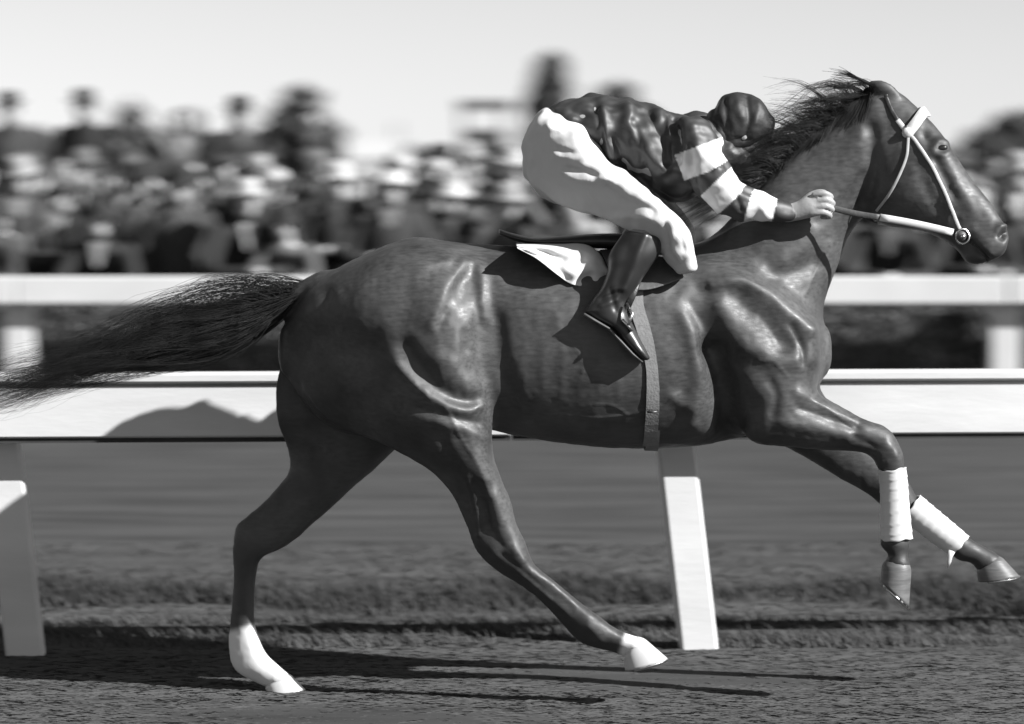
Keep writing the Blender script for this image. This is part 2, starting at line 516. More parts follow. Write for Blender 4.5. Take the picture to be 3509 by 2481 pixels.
# ------------------------------------------------------------------ the horse: one continuous body
def build_horse_mesh(h=0.0065):
    F = Field((-0.95, -0.40, -0.02), (1.62, 0.40, 1.96), h, band=8)
    trunk = [((985, 1105), (985, 1290), 0, .10), ((1060, 985), (1060, 1400), 0, .19), ((1150, 922), (1150, 1470), 0, .24),
             ((1250, 872), (1250, 1490), 0, .262), ((1350, 830), (1350, 1485), 0, .272), ((1440, 812), (1440, 1470), 0, .268), ((1540, 826), (1540, 1462), 0, .255),
             ((1640, 836), (1640, 1466), 0, .222), ((1760, 842), (1760, 1490), 0, .234), ((1900, 850), (1900, 1514), 0, .255), ((2050, 860), (2050, 1530), 0, .267),
             ((2200, 862), (2200, 1536), 0, .262), ((2350, 850), (2350, 1530), 0, .24), ((2480, 870), (2480, 1512), 0, .20), ((2600, 930), (2600, 1480), 0, .18),
             ((2700, 1000), (2700, 1430), 0, .165), ((2780, 1070), (2780, 1360), 0, .13), ((2822, 1120), (2822, 1290), 0, .08)]
    F.add(loft(trunk, n=48, p=2.3), 0.0001)
    neck = [((2330, 880), (2640, 1280), 0, .17), ((2450, 800), (2790, 1130), 0, .145), ((2560, 685), (2832, 1010), 0, .112), ((2660, 575), (2868, 920), 0, .092),
            ((2740, 500), (2896, 835), 0, .082), ((2855, 405), (2935, 770), 0, .078), ((2930, 340), (2985, 715), 0, .076), ((2990, 300), (3040, 640), 0, .07)]
    F.add(loft(neck, p=2.1), 0.05)
    head = [((2992, 300), (2960, 560), 0, .062), ((3061, 303), (2962, 715), -0.004, .082), ((3146, 370), (3012, 764), -0.022, .094), ((3211, 440), (3090, 782), -0.045, .098),
            ((3262, 512), (3172, 796), -0.068, .088), ((3309, 585), (3235, 826), -0.088, .072), ((3355, 645), (3286, 866), -0.106, .060), ((3401, 705), (3312, 900), -0.122, .055),
            ((3437, 762), (3350, 906), -0.134, .055), ((3457, 805), (3388, 897), -0.141, .05), ((3449, 848), (3412, 884), -0.146, .034)]
    F.add(loft(head, p=2.3), 0.025)
    # near hind leg
    nh = [((1560, 900), (1260, 930), -.11, .12), ((1605, 980), (1165, 1020), -.125, .135), ((1645, 1120), (1075, 1170), -.14, .14), ((1668, 1280), (1050, 1330), -.15, .132),
          ((1684, 1400), (1120, 1440), -.155, .12), ((1686, 1490), (1270, 1505), -.15, .108), ((1695, 1575), (1385, 1560), -.15, .094), ((1720, 1645), (1480, 1620), -.15, .078),
          ((1750, 1715), (1548, 1695), -.15, .064), ((1768, 1790), (1592, 1788), -.15, .053), ((1800, 1858), (1622, 1866), -.15, .050), ((1826, 1925), (1662, 1925), -.15, .044),
          ((1858, 1958), (1735, 1978), -.15, .035), ((1912, 2000), (1818, 2034), -.15, .029), ((1975, 2054), (1898, 2108), -.15, .028), ((2048, 2108), (1968, 2186), -.15, .036),
          ((2100, 2146), (2028, 2220), -.15, .035), ((2148, 2172), (2098, 2236), -.15, .032), ((2205, 2188), (2140, 2252), -.15, .039)]
    F.add(loft(nh, skew=.5), 0.035)
    fh = [((1500, 980), (1080, 1040), .11, .13), ((1560, 1220), (965, 1260), .14, .135), ((1490, 1430), (956, 1420), .15, .12), ((1360, 1535), (986, 1540), .15, .098),
          ((1275, 1615), (990, 1612), .15, .08), ((1205, 1675), (955, 1662), .15, .068), ((1125, 1748), (895, 1725), .15, .058), ((1062, 1803), (840, 1772), .15, .051),
          ((1022, 1842), (806, 1802), .15, .047), ((965, 1878), (799, 1850), .15, .042), ((898, 1912), (797, 1908), .15, .036), ((877, 1970), (799, 1970), .15, .031),
          ((872, 2050), (796, 2050), .15, .029), ((874, 2135), (787, 2135), .15, .033), ((892, 2195), (783, 2212), .15, .037), ((922, 2250), (800, 2292), .15, .037),
          ((960, 2285), (866, 2335), .15, .036), ((992, 2308), (912, 2355), .15, .041)]
    F.add(loft(fh, skew=.4), 0.03)
    shoulder = [((2500, 880), (2350, 930), -.10, .07), ((2585, 920), (2375, 1020), -.125, .085), ((2690, 1000), (2410, 1160), -.135, .095), ((2790, 1100), (2480, 1310), -.135, .095),
                ((2805, 1215), (2560, 1440), -.135, .09), ((2795, 1300), (2565, 1490), -.135, .082)]
    F.add(loft(shoulder), 0.04)
    F.add(loft([(a, b, -y, hd) for a, b, y, hd in shoulder]), 0.04)
    nf = [((2770, 1290), (2550, 1470), -.135, .088), ((2800, 1342), (2590, 1520), -.14, .082), ((2840, 1368), (2690, 1530), -.14, .072), ((2893, 1399), (2790, 1540), -.14, .059), ((2965, 1437), (2886, 1545), -.14, .049),
          ((3030, 1461), (2960, 1552), -.14, .045), ((3070, 1500), (2992, 1576), -.14, .047), ((3096, 1560), (3003, 1598), -.14, .044), ((3097, 1615), (3016, 1622), -.14, .035),
          ((3098, 1700), (3028, 1700), -.14, .027), ((3104, 1800), (3030, 1800), -.14, .027), ((3118, 1860), (3016, 1864), -.14, .036), ((3110, 1895), (3044, 1900), -.14, .031), ((3122, 1940), (3030, 1922), -.14, .04)]
    F.add(loft(nf), 0.03)
    ff = [((2800, 1270), (2560, 1450), .13, .085), ((2815, 1340), (2600, 1500), .135, .08), ((2865, 1400), (2692, 1532), .14, .07), ((2945, 1465), (2798, 1592), .14, .057), ((3022, 1535), (2888, 1645), .14, .049), ((3085, 1605), (2972, 1694), .14, .045),
          ((3124, 1668), (3030, 1742), .14, .046), ((3152, 1714), (3088, 1784), .14, .036), ((3222, 1768), (3164, 1830), .14, .028), ((3290, 1820), (3238, 1882), .14, .029),
          ((3334, 1852), (3278, 1916), .14, .033), ((3382, 1878), (3326, 1930), .14, .032), ((3428, 1905), (3348, 1955), .14, .039)]
    F.add(loft(ff), 0.03)
    # ears, laid back
    for s in (-1, 1):
        F.add(limb([P(3062, 330, .045 * s), P(3035, 308, .05 * s), P(3003, 292, .05 * s), P(2972, 283, .045 * s)], [.022, .024, .019, .006], flat=.6), 0.012)
    # dock of the tail
    F.add(limb([P(1110, 985, 0), P(1040, 1010, 0), P(985, 1050, 0), P(930, 1070, 0)], [.05, .042, .035, .022]), 0.03)
    return F.mesh(3)

STROKES = [
    # hip, croup and thigh
    ([(1585, 905), (1625, 905), (1648, 940), (1652, 1025), (1662, 1085)], 21, 12),
    ([(1440, 840), (1500, 862), (1555, 900), (1592, 918)], 24, 9),
    ([(1568, 935), (1530, 985), (1505, 1045), (1480, 1110)], 20, 9),
    ([(1498, 905), (1470, 940)], 42, -9),
    ([(1580, 970), (1578, 1020)], 22, -8),
    ([(1527, 1070), (1505, 1120)], 15, -6),
    ([(1615, 1040), (1590, 1120), (1560, 1230)], 42, 13),
    ([(1500, 1225), (1560, 1280), (1630, 1335)], 34, 10),
    ([(1583, 1140), (1592, 1195)], 15, -7),
    ([(1390, 1190), (1440, 1265), (1500, 1330), (1560, 1362), (1612, 1372)], 30, -22),
    ([(1365, 1250), (1425, 1315), (1500, 1372), (1590, 1405), (1650, 1390)], 15, 14),
    ([(1430, 1400), (1540, 1430), (1640, 1448)], 16, -10),
    ([(1500, 1445), (1580, 1470), (1655, 1500)], 20, 8),
    ([(1330, 900), (1260, 1000), (1240, 1080)], 70, 16),
    ([(1400, 1000), (1390, 1100)], 62, -13),
    ([(1120, 1010), (1105, 1150)], 26, -7),
    ([(1330, 1120), (1350, 1220)], 30, 6),
    # flank and barrel
    ([(1700, 1090), (1720, 1240), (1760, 1400)], 30, -14),
    ([(1760, 1230), (1800, 1350)], 60, 6),
    ([(2330, 1020), (2380, 1180), (2395, 1300), (2370, 1440)], 30, 14),
    ([(2300, 1360), (2370, 1400)], 22, 7),
    # shoulder
    ([(2440, 975), (2530, 962), (2625, 1005), (2700, 1070), (2775, 1130)], 22, 14),
    ([(2540, 1030), (2620, 1095), (2690, 1185)], 46, -24),
    ([(2470, 1050), (2540, 1175), (2650, 1225), (2725, 1230)], 36, 15),
    ([(2712, 1110), (2747, 1180), (2750, 1245)], 10, -8),
    ([(2775, 1140), (2785, 1230)], 24, 9),
    ([(2320, 1010), (2400, 1105), (2430, 1200)], 30, -15),
    ([(2450, 1200), (2478, 1300), (2492, 1400), (2490, 1480)], 38, -60),
    ([(2560, 1290), (2600, 1330)], 40, 8),
    ([(2640, 1310), (2660, 1360), (2650, 1420)], 16, -8),
    # forearm
    ([(2730, 1345), (2820, 1390), (2920, 1445)], 14, 7),
    ([(2740, 1398), (2830, 1430), (2930, 1464)], 14, -10),
    ([(2680, 1448), (2800, 1472), (2905, 1495)], 20, 8),
    ([(2925, 1495), (3000, 1532)], 9, -6),
    ([(3035, 1520), (3070, 1560)], 14, 6),
    ([(3030, 1575), (3055, 1550)], 9, -6),
    # neck
    ([(2690, 880), (2760, 800), (2850, 700)], 50, 8),
    ([(2640, 950), (2720, 930), (2790, 900)], 30, -12),
    ([(2850, 560), (2960, 470)], 40, 7),
    ([(2800, 760), (2880, 700), (2950, 600)], 18, -7),
    ([(2985, 440), (2990, 560), (2960, 690)], 24, -14),
    # head
    ([(3085, 640)], 75, 10),
    ([(3195, 505), (3218, 486), (3250, 492)], 11, 12),
    ([(3200, 525), (3228, 534), (3255, 522)], 8, 6),
    ([(3165, 455), (3185, 480)], 20, -7),
    ([(3205, 545), (3235, 600), (3272, 680)], 15, -9),
    ([(3260, 590), (3300, 660), (3330, 720)], 24, 6),
    ([(3170, 470), (3190, 500)], 14, -6),
    ([(3432, 808), (3446, 796)], 12, -26),
    ([(3420, 800), (3428, 782), (3450, 776)], 8, 9),
    ([(3425, 775), (3455, 785)], 11, 8),
    ([(3308, 815), (3348, 850), (3388, 894)], 9, -20),
    ([(3300, 790), (3340, 825), (3395, 870)], 10, 6),
    ([(3318, 885), (3345, 895)], 16, 6),
    ([(3290, 835), (3310, 865)], 10, -6),
    ([(3330, 780), (3390, 840)], 16, 6),
    ([(3150, 560), (3170, 640), (3220, 720)], 20, -5),
    ([(3010, 470), (3100, 440)], 22, -5),
    # near hind lower leg
    ([(1600, 1640), (1628, 1740), (1640, 1830)], 12, 6),
    ([(1640, 1660), (1668, 1760), (1680, 1820)], 13, -9),
    ([(1760, 1880), (1790, 1920)], 14, 6),
    ([(1720, 1900), (1800, 1965), (1900, 2050)], 7, -5),
    ([(1770, 1950), (1860, 2030), (1960, 2115)], 7, 4),
    ([(1690, 1700), (1720, 1790)], 14, 6),
    ([(1655, 1720), (1670, 1800)], 12, -8),
    ([(1640, 1840), (1700, 1900)], 14, 6),
    ([(1690, 1830), (1720, 1870)], 14, -7),
    ([(1860, 1995), (1960, 2085)], 9, -5),
    ([(2020, 2150), (2060, 2190)], 14, 5),
    ([(1500, 1480), (1560, 1600)], 22, -7),
    ([(1610, 1520), (1660, 1640)], 24, 6),
]
hv, hq = build_horse_mesh()
# both haunches narrow towards the tail
uv0 = to_px(hv * np.array([1, 0, 1]))
pull = 0.115 * np.clip((1520 - uv0[:, 0]) / 500, 0, 1.1) ** 1.25 * sstep(uv0[:, 1], 960, 1220) * (1 - sstep(uv0[:, 1], 1430, 1560))
ay = np.abs(hv[:, 1])
hv[:, 1] = np.sign(hv[:, 1]) * np.maximum(ay - pull * np.clip(ay / .2, 0, 1), 0)
hv = sculpt(hv, hq, STROKES, 0.85)
hv = lap_smooth(hv, hq, 2)
VEINS = [([(2330, 1345), (2250, 1395), (2150, 1420), (2050, 1432), (1920, 1420)], 5, 2.6), ([(2150, 1420), (2100, 1390), (2040, 1385)], 4, 2.0), ([(2700, 1290), (2650, 1240), (2600, 1235)], 5, 2.2),
         ([(2780, 1370), (2850, 1410), (2930, 1470)], 4, 2.2), ([(3180, 700), (3225, 690), (3262, 650), (3280, 610)], 4, 2.4), ([(3225, 690), (3262, 730), (3300, 745)], 4, 2.0), ([(1530, 1400), (1580, 1500), (1640, 1600), (1680, 1700)], 5, 2.6),
         ([(1450, 1330), (1500, 1420), (1530, 1400)], 5, 2.0), ([(2840, 830), (2800, 920), (2760, 1010)], 7, 2.5), ([(1900, 1150), (1960, 1180), (2000, 1240), (1990, 1300)], 4, 1.6)]
VEINS += [([(1780 + 62 * i, 1060 + 6 * i), (1800 + 64 * i, 1200), (1790 + 66 * i, 1370)], 14 + 3 * (i % 2), .9 + .25 * (i % 3)) for i in range(7)]
hv = sculpt(hv, hq, VEINS, 1.0)
hn = normals(hv, hq)
hv = hv + hn * (.0006 * skin_noise(hv, .05, .12, 30, 1) + .00022 * skin_noise(hv, .02, .045, 40, 2))[:, None]
# the far side repeats the trunk's muscles, mirrored
mir = hv * np.array([1, -1, 1])
uvm = to_px(mir)
Nm = normals(hv, hq)
dm = np.zeros(len(hv))
for line, w, amp in STROKES[:33]:
    if min(p[0] for p in line) > 1690 or max(p[1] for p in line) < 1100:
        Lc = catmull(line, 4) if len(line) > 2 else np.asarray(line, float)
        dm += .6 * amp * .001 * np.exp(-(seg_dist(uvm, Lc) / w) ** 2)
hv = hv + Nm * (dm * ((Nm[:, 1] > .05) & (hv[:, 1] > .1) & (hv[:, 2] > .75)) * np.clip(Nm[:, 1] * 2, 0, 1))[:, None]

m_coat = mat("chestnut_coat", 0.046, rough=0.53, spec=0.54, var=0.50, scale=6.0, bump=0.05, bscale=300, detail=9, grain=.22, gstretch=(.35, 1, 1.2), gscale=95)
add_attr_mix(m_coat, "dark_points_brow_shade", 0.022)
add_attr_mix(m_coat, "white_marking", 0.66)
horse = empty("racehorse", (0, 0, 0))
tag(horse, "chestnut racehorse galloping with flying mane and tail and one white hind sock", "horse")
hbody = mesh_obj("body", hv, hq, m_coat, horse)
uv = to_px(hv)
wm = sstep(uv[:, 1] + 0.25 * (uv[:, 0] - 830), 2138, 2166) * (hv[:, 1] > .08) * (uv[:, 0] < 1120)
wm = np.maximum(wm, sstep(uv[:, 0] + .35 * (uv[:, 1] - 2200), 2122, 2146) * (hv[:, 1] < -.05) * (uv[:, 0] < 2260) * (uv[:, 1] > 2120))
set_attr(hbody, "white_marking", wm)
g2 = lambda u, v, r: np.exp(-(((uv[:, 0] - u) ** 2 + (uv[:, 1] - v) ** 2) / r ** 2))
dk = .95 * g2(3228, 512, 34) + .6 * g2(3200, 520, 40) + .75 * g2(3450, 800, 30) + .7 * g2(3360, 900, 45) + .5 * g2(3430, 860, 40)  # dark eye and muzzle skin, with the shade below the brow painted in
dk = np.maximum(dk, .75 * ((uv[:, 0] > 2950) & (uv[:, 1] > 1500)) * sstep(uv[:, 1], 1560, 1640))
dk = np.maximum(dk, .55 * sstep(uv[:, 1], 1800, 1960) * (uv[:, 0] < 2400))
set_attr(hbody, "dark_points_brow_shade", np.clip(dk, 0, 1))
HB = BVHTree.FromPolygons(hv.tolist(), hq.tolist())

m_hoof = mat("hoof_horn", 0.10, rough=0.5, var=0.3, scale=14, bump=0.1, bscale=40, stretch=(1, 1, 6))
m_hoof_pale = mat("pale_hoof_horn", 0.5, rough=0.5, var=0.12, scale=14)
m_shoe = mat("steel_shoe", 0.55, rough=0.3, metal=1.0)
def hoof(front, back, toe, heel, y, hd0, hd1, m):
    fx = lambda a, b, t: (a[0] + (b[0] - a[0]) * t, a[1] + (b[1] - a[1]) * t)
    ins = lambda t, q: (fx(fx(front, toe, t), fx(back, heel, t), q), fx(fx(back, heel, t), fx(front, toe, t), q))
    st = [(*ins(-.10, .12), y, hd0 * .78), (*ins(.02, .045), y, hd0 * .93), (*ins(.16, .0), y, hd0 * 1.03), (fx(front, toe, .5), fx(back, heel, .5), y, (hd0 + hd1) / 2), (toe, heel, y, hd1)]
    V, T, Q = loft(st, m=4, n=28, p=2.2, cap=0)
    o = mesh_obj("hoof", V, [list(t) for t in T] + [list(q) for q in Q], m, horse)
    a, b = P(*toe, y), P(*heel, y)
    c = (a + b) / 2
    n = (a - P(*front, y)).normalized()
    mb = MB()
    pts = []
    for k in range(13):
        an = -2.3 + 4.6 * k / 12
        pts.append(c + (a - b) / 2 * (math.cos(an) * .93) + Vector((0, hd1 * .93 * math.sin(an), 0)) + n * 0.002)
    mb.tube(pts, .0055, 6)
    mb.build("horseshoe", m_shoe, o)
    return o
hoof((2200, 2180), (2136, 2250), (2288, 2256), (2142, 2296), -.15, .040, .052, m_hoof_pale)
hoof((990, 2306), (908, 2352), (1044, 2362), (915, 2378), .15, .041, .053, m_hoof_pale)
hoof((3124, 1938), (3024, 1925), (3114, 2085), (3016, 1992), -.14, .041, .053, m_hoof)
hoof((3428, 1903), (3346, 1952), (3494, 1974), (3352, 1993), .14, .040, .052, m_hoof)

m_eye = mat("eye", 0.012, rough=0.08, spec=0.8)
m_dark_skin = mat("dark_skin", 0.02, rough=0.5)
for s in (-1, 1):
    q0 = P(3226, 508, -.13); q0.y = .3 * s
    hit = HB.ray_cast(q0, Vector((0, -s, 0)))
    c = hit[0] + Vector((0, -s * .007, 0))
    vs, fs = [], []
    for i in range(9):
        for j in range(14):
            a, b = math.pi * i / 8, 2 * math.pi * j / 14
            vs.append(c + Vector((.021 * math.sin(a) * math.cos(b) + .004 * math.sin(a) * math.sin(b), s * .012 * math.cos(a), .012 * math.sin(a) * math.sin(b))))
    for i in range(8):
        for j in range(14):
            fs.append((i * 14 + j, i * 14 + (j + 1) % 14, (i + 1) * 14 + (j + 1) % 14, (i + 1) * 14 + j))
    mesh_obj("eye", vs, fs, m_eye, horse)
    # nostril
    q0 = P(3438, 803, -.18)
    vs = []
    for rr in (0, .5, 1):
        for j in range(14):
            b = 2 * math.pi * j / 14
            q = Vector((q0.x + rr * (.016 * math.cos(b) + .006 * math.sin(b)), .3 * s, q0.z + rr * .0105 * math.sin(b)))
            h2 = HB.ray_cast(q, Vector((0, -s, 0)))
            vs.append((h2[0] if h2[0] else vs[-1] if vs else q) + Vector((0, s * .0008, 0)))
    fs = [(k * 14 + j, k * 14 + (j + 1) % 14, k * 14 + 14 + (j + 1) % 14, k * 14 + 14 + j) for k in range(2) for j in range(14)]
    mesh_obj("nostril", vs, fs, m_dark_skin, horse)
# ------------------------------------------------------------------ hair of mane, tail and forelock
def strands(name, C, R, m, parent):
    """C (N,M,3) centre lines, R (N,M) radii -> three-sided tapering hairs"""
    N, M = C.shape[:2]
    T = np.gradient(C, axis=1)
    T /= np.linalg.norm(T, axis=2, keepdims=True) + 1e-9
    A = np.cross(T, np.array([.2, .9, .3])); A /= np.linalg.norm(A, axis=2, keepdims=True) + 1e-9
    B = np.cross(T, A)
    V = np.stack([C + (A * math.cos(q) + B * math.sin(q)) * R[..., None] for q in (0, 2.094, 4.189)], 2)
    i = np.arange(N)[:, None, None] * (M * 3) + np.arange(M - 1)[None, :, None] * 3
    k = np.arange(3)[None, None, :]; kk = (k + 1) % 3
    F = np.stack([i + k, i + kk, i + 3 + kk, i + 3 + k], -1).reshape(-1, 4)
    return mesh_obj(name, V.reshape(-1, 3), F, m, parent)

def px3(u, v, y):
    d = D0 + y
    return np.stack([(u - CX) / FPX * d, y, CAMH - (v - HY) / FPX * d], -1)

def wave(N, M, amp, k):
    t = np.linspace(0, 1, M)[None]
    a = RNG.uniform(0, 6.28, (N, 1)); f = RNG.uniform(k * .6, k * 1.4, (N, 1))
    return amp * np.sin(a + f * t * 6.28) * t ** 1.2 * RNG.uniform(.3, 1, (N, 1))

m_hair = mat("dark_hair", 0.02, rough=0.5, spec=0.35, var=0.6, scale=18)
def spline_bundle(ctrl, N, M):
    """ctrl (N,K,3) -> (N,M,3)"""
    K = ctrl.shape[1]
    flat = ctrl.transpose(1, 0, 2).reshape(K, -1)
    m = 6
    dense = catmull(flat, m)
    idx = np.linspace(0, len(dense) - 1, M)
    lo = np.floor(idx).astype(int); hi = np.minimum(lo + 1, len(dense) - 1); fr = (idx - lo)[:, None]
    return (dense[lo] * (1 - fr) + dense[hi] * fr).reshape(M, N, 3).transpose(1, 0, 2)

def cut(C, Lf, M):
    """shorten every strand to its own fraction"""
    N = C.shape[0]
    t = np.linspace(0, 1, M)[None] * Lf[:, None] * (M - 1)
    lo = np.floor(t).astype(int); hi = np.minimum(lo + 1, M - 1); fr = (t - lo)[..., None]
    r = np.arange(N)[:, None]
    return C[r, lo] * (1 - fr) + C[r, hi] * fr

def make_tail():
    N, M = 4600, 26
    nl = 120
    lock = np.sort(RNG.normal(0, 1, nl)); la = RNG.normal(0, 1, (nl, 6))
    li = RNG.integers(0, nl, N)
    s = np.clip(lock[li] * .8 + RNG.normal(0, .10, N), -2.0, 1.9)
    wild = RNG.uniform(0, 1, N) < .10
    s = np.where(wild, RNG.uniform(-3.2, -.8, N), s)
    y = RNG.normal(0, .016, N) + .02 * la[li, 5]
    t0 = RNG.uniform(0, 1, N)
    g = lambda a: a * RNG.normal(0, 1, N)
    c = [px3(1062 - 150 * t0, 990 + 80 * t0 + 10 * s, y * .6),
         px3(935 - 80 * t0, 1050 + 60 * t0 + 40 * s, y),
         px3(740 + g(20), 1135 + 58 * s + 14 * la[li, 0], y * 1.5),
         px3(520 + g(30), 1185 + 46 * s + 22 * la[li, 1], y * 2.0),
         px3(290 + g(30), 1250 + 34 * s + 24 * la[li, 2], y * 2.4),
         px3(20 + g(50), 1335 + 28 * s + 34 * la[li, 3] + g(10), y * 2.6),
         px3(-190 + g(60), 1385 + 26 * s + 34 * la[li, 4], y * 2.6)]
    C = spline_bundle(np.stack(c, 1), N, M)
    C[:, :, 2] += wave(N, M, .010, 2.6)
    C = cut(C, np.clip(RNG.beta(2.6, 1.9, N), .2, 1), M)
    R = np.linspace(1, .25, M)[None] * RNG.uniform(.0004, .0010, N)[:, None]
    return strands("tail", C, R, m_hair, horse)
make_tail()

CREST = catmull([(2500, 745), (2560, 682), (2660, 573), (2740, 498), (2800, 448), (2860, 400), (2930, 338), (2995, 300)], 12)
def make_mane():
    nl, per, M = 72, 40, 20
    N = nl * per
    tc = np.clip(np.linspace(.10, 1.0, nl) + RNG.normal(0, .012, nl), .05, 1)
    A = RNG.normal(0, 1, (nl, 6))
    li = np.repeat(np.arange(nl), per)
    t = np.clip(tc[li] + RNG.normal(0, .007, N), 0, 1)
    i = t * (len(CREST) - 1); lo = np.floor(i).astype(int); hi = np.minimum(lo + 1, len(CREST) - 1); fr = (i - lo)[:, None]
    root = CREST[lo] * (1 - fr) + CREST[hi] * fr + np.stack([RNG.normal(4, 4, N), RNG.normal(8, 4, N)], -1)
    y = RNG.normal(-.010, .010, N) + .008 * A[li, 5]
    g = lambda a: a * RNG.normal(0, 1, N)
    fan = np.clip(.8 + .6 * A[li, 4], .2, 1.6)
    Lx = (275 + 75 * A[li, 0] - 60 * np.clip((t - .7) / .3, 0, 1)) * RNG.uniform(.75, 1.1, N)
    rise = 22 + 24 * A[li, 1] + g(4)
    drop = 6 + 38 * A[li, 2] + g(7) * fan
    up = np.clip((t - .55) / .45, 0, 1)
    u, v = root[:, 0], root[:, 1]
    slope = np.where(t < .55, .42, .42 - .30 * up)
    c = [px3(u, v, y), px3(u - .15 * Lx, v - rise * .8 + g(2), y - .010), px3(u - .45 * Lx, v - rise * 1.1 + .2 * Lx * slope + 8 * A[li, 3] + g(3) * fan, y - .025),
         px3(u - .78 * Lx, v - rise * .5 + .5 * Lx * slope + .4 * drop + g(4) * fan, y - .035), px3(u - 1.08 * Lx, v + .6 * Lx * slope + drop + g(5) * fan, y - .04)]
    C = spline_bundle(np.stack(c, 1), N, M)
    C[:, :, 2] += wave(N, M, .006, 1.4)
    C = cut(C, np.clip(RNG.beta(3.0, 1.8, N), .25, 1), M)
    R = np.linspace(1, .22, M)[None] * RNG.uniform(.0004, .0009, N)[:, None]
    strands("mane", C, R, m_hair, horse)
    # single wisps lifted high by the wind
    N, M = 170, 18
    wl = 20
    A = RNG.uniform(0, 1, (wl, 4)); li = RNG.integers(0, wl, N)
    i = ((.35 + .62 * A[li, 0]) * (len(CREST) - 1)).astype(int)
    u, v = CREST[i, 0] + RNG.normal(0, 5, N), CREST[i, 1] + RNG.normal(0, 4, N)
    L = 190 + 170 * A[li, 1] + RNG.normal(0, 12, N); hgt = 45 + 85 * A[li, 2] + RNG.normal(0, 5, N)
    y = RNG.normal(-.01, .012, N)
    c = [px3(u, v, y), px3(u - .2 * L, v - .55 * hgt, y), px3(u - .55 * L, v - hgt + 10 * A[li, 3], y - .01), px3(u - L, v - hgt * (1.15 - .5 * A[li, 3]) + RNG.normal(0, 5, N), y - .02)]
    C = cut(spline_bundle(np.stack(c, 1), N, M), RNG.uniform(.5, 1, N), M)
    strands("mane", C, np.linspace(1, .25, M)[None] * RNG.uniform(.0005, .0010, N)[:, None], m_hair, horse)
    # roots lying close on the near side of the neck
    N, M = 1700, 9
    t = RNG.uniform(0, 1, N) ** .7 * .85 + .15; i = t * (len(CREST) - 1); lo = np.floor(i).astype(int)
    root = CREST[lo] + RNG.normal(0, 8, (N, 2))
    L = RNG.uniform(40, 130, N) * (0.5 + .7 * t)
    pts = []
    for k in range(M):
        f = k / (M - 1)
        uu, vv = root[:, 0] - L * f * (.55 + .3 * np.sin(root[:, 0] / 23)), root[:, 1] + L * (f * (.85 + .15 * np.sin(root[:, 0] / 31)) - .15 * f * f)
        pts.append((uu, vv))
    C = np.zeros((N, M, 3))
    for k, (uu, vv) in enumerate(pts):
        for n in range(N):
            o = P(uu[n], vv[n], -.05); o.y = -.5
            h = HB.ray_cast(o, Vector((0, 1, 0)))
            C[n, k] = (h[0] + h[1] * (.004 + .003 * (n % 3))) if h[0] else P(uu[n], vv[n], -.02)
    R = np.linspace(1, .4, M)[None] * RNG.uniform(.0005, .0011, N)[:, None]
    strands("mane", C, R, m_hair, horse)
    N, M = 140, 12
    y = RNG.normal(-.01, .012, N); r = RNG.normal(0, 1, (N, 4))
    c = [px3(3010 + 22 * r[:, 0], 300 + 6 * r[:, 0], y), px3(2965 + 12 * r[:, 1], 282 + 8 * r[:, 1], y), px3(2925 + 14 * r[:, 2], 262 + 12 * r[:, 2], y), px3(2860 + 25 * r[:, 3], 250 + 14 * r[:, 2], y)]
    C = cut(spline_bundle(np.stack(c, 1), N, M), RNG.uniform(.35, 1, N), M)
    strands("forelock", C, np.linspace(1, .3, M)[None] * RNG.uniform(.0009, .0017, N)[:, None], m_hair, horse)
make_mane()

# ------------------------------------------------------------------ tack
m_webbing = mat("white_webbing", 0.5, rough=0.8, var=0.12, scale=40)
m_strap = mat("pale_strap", 0.34, rough=0.7, var=0.15, scale=40)
m_leather = mat("dark_leather", 0.03, rough=0.4, spec=0.5, var=0.3, scale=15, bump=0.15, bscale=90)
m_leather_mid = mat("brown_leather", 0.07, rough=0.5, var=0.25, scale=15, bump=0.15, bscale=90)
m_girth = mat("girth_webbing", 0.17, rough=0.85, var=0.12, scale=60, bump=0.2, bscale=150)
m_steel = mat("steel", 0.6, rough=0.25, metal=1.0)
m_cloth = mat("white_cloth", 0.55, rough=0.85, var=0.04, scale=9)

def on_horse(u, v, off=.004, side=-1, y0=-.1):
    o = P(u, v, y0 * 1.0)
    o.y = .7 * side
    h = HB.ray_cast(o, Vector((0, -side, 0)))
    if h[0] is None:
        q = P(u, v, y0); q.y = side * abs(y0) * .3
        return q
    n = h[1] if h[1].y * side > 0 else -h[1]
    return h[0] + n * off

def strap(name, line, w, m, parent, side=-1, off=.005, thick=.3, n=8, y0=-.09):
    pts = [on_horse(u, v, off, side, y0) for u, v in catmull(line, 8)]
    v, f = tube_mesh(pts, w / FPX * D0 / 2, n, thick, (0, -1, 0))
    return mesh_obj(name, v, f, m, parent)

for s in (-1, 1):
    strap("mouth", [(3312, 818), (3345, 848), (3372, 876), (3392, 898)], 9, m_dark_skin, horse, s, .0005, .25, 8, -.16)

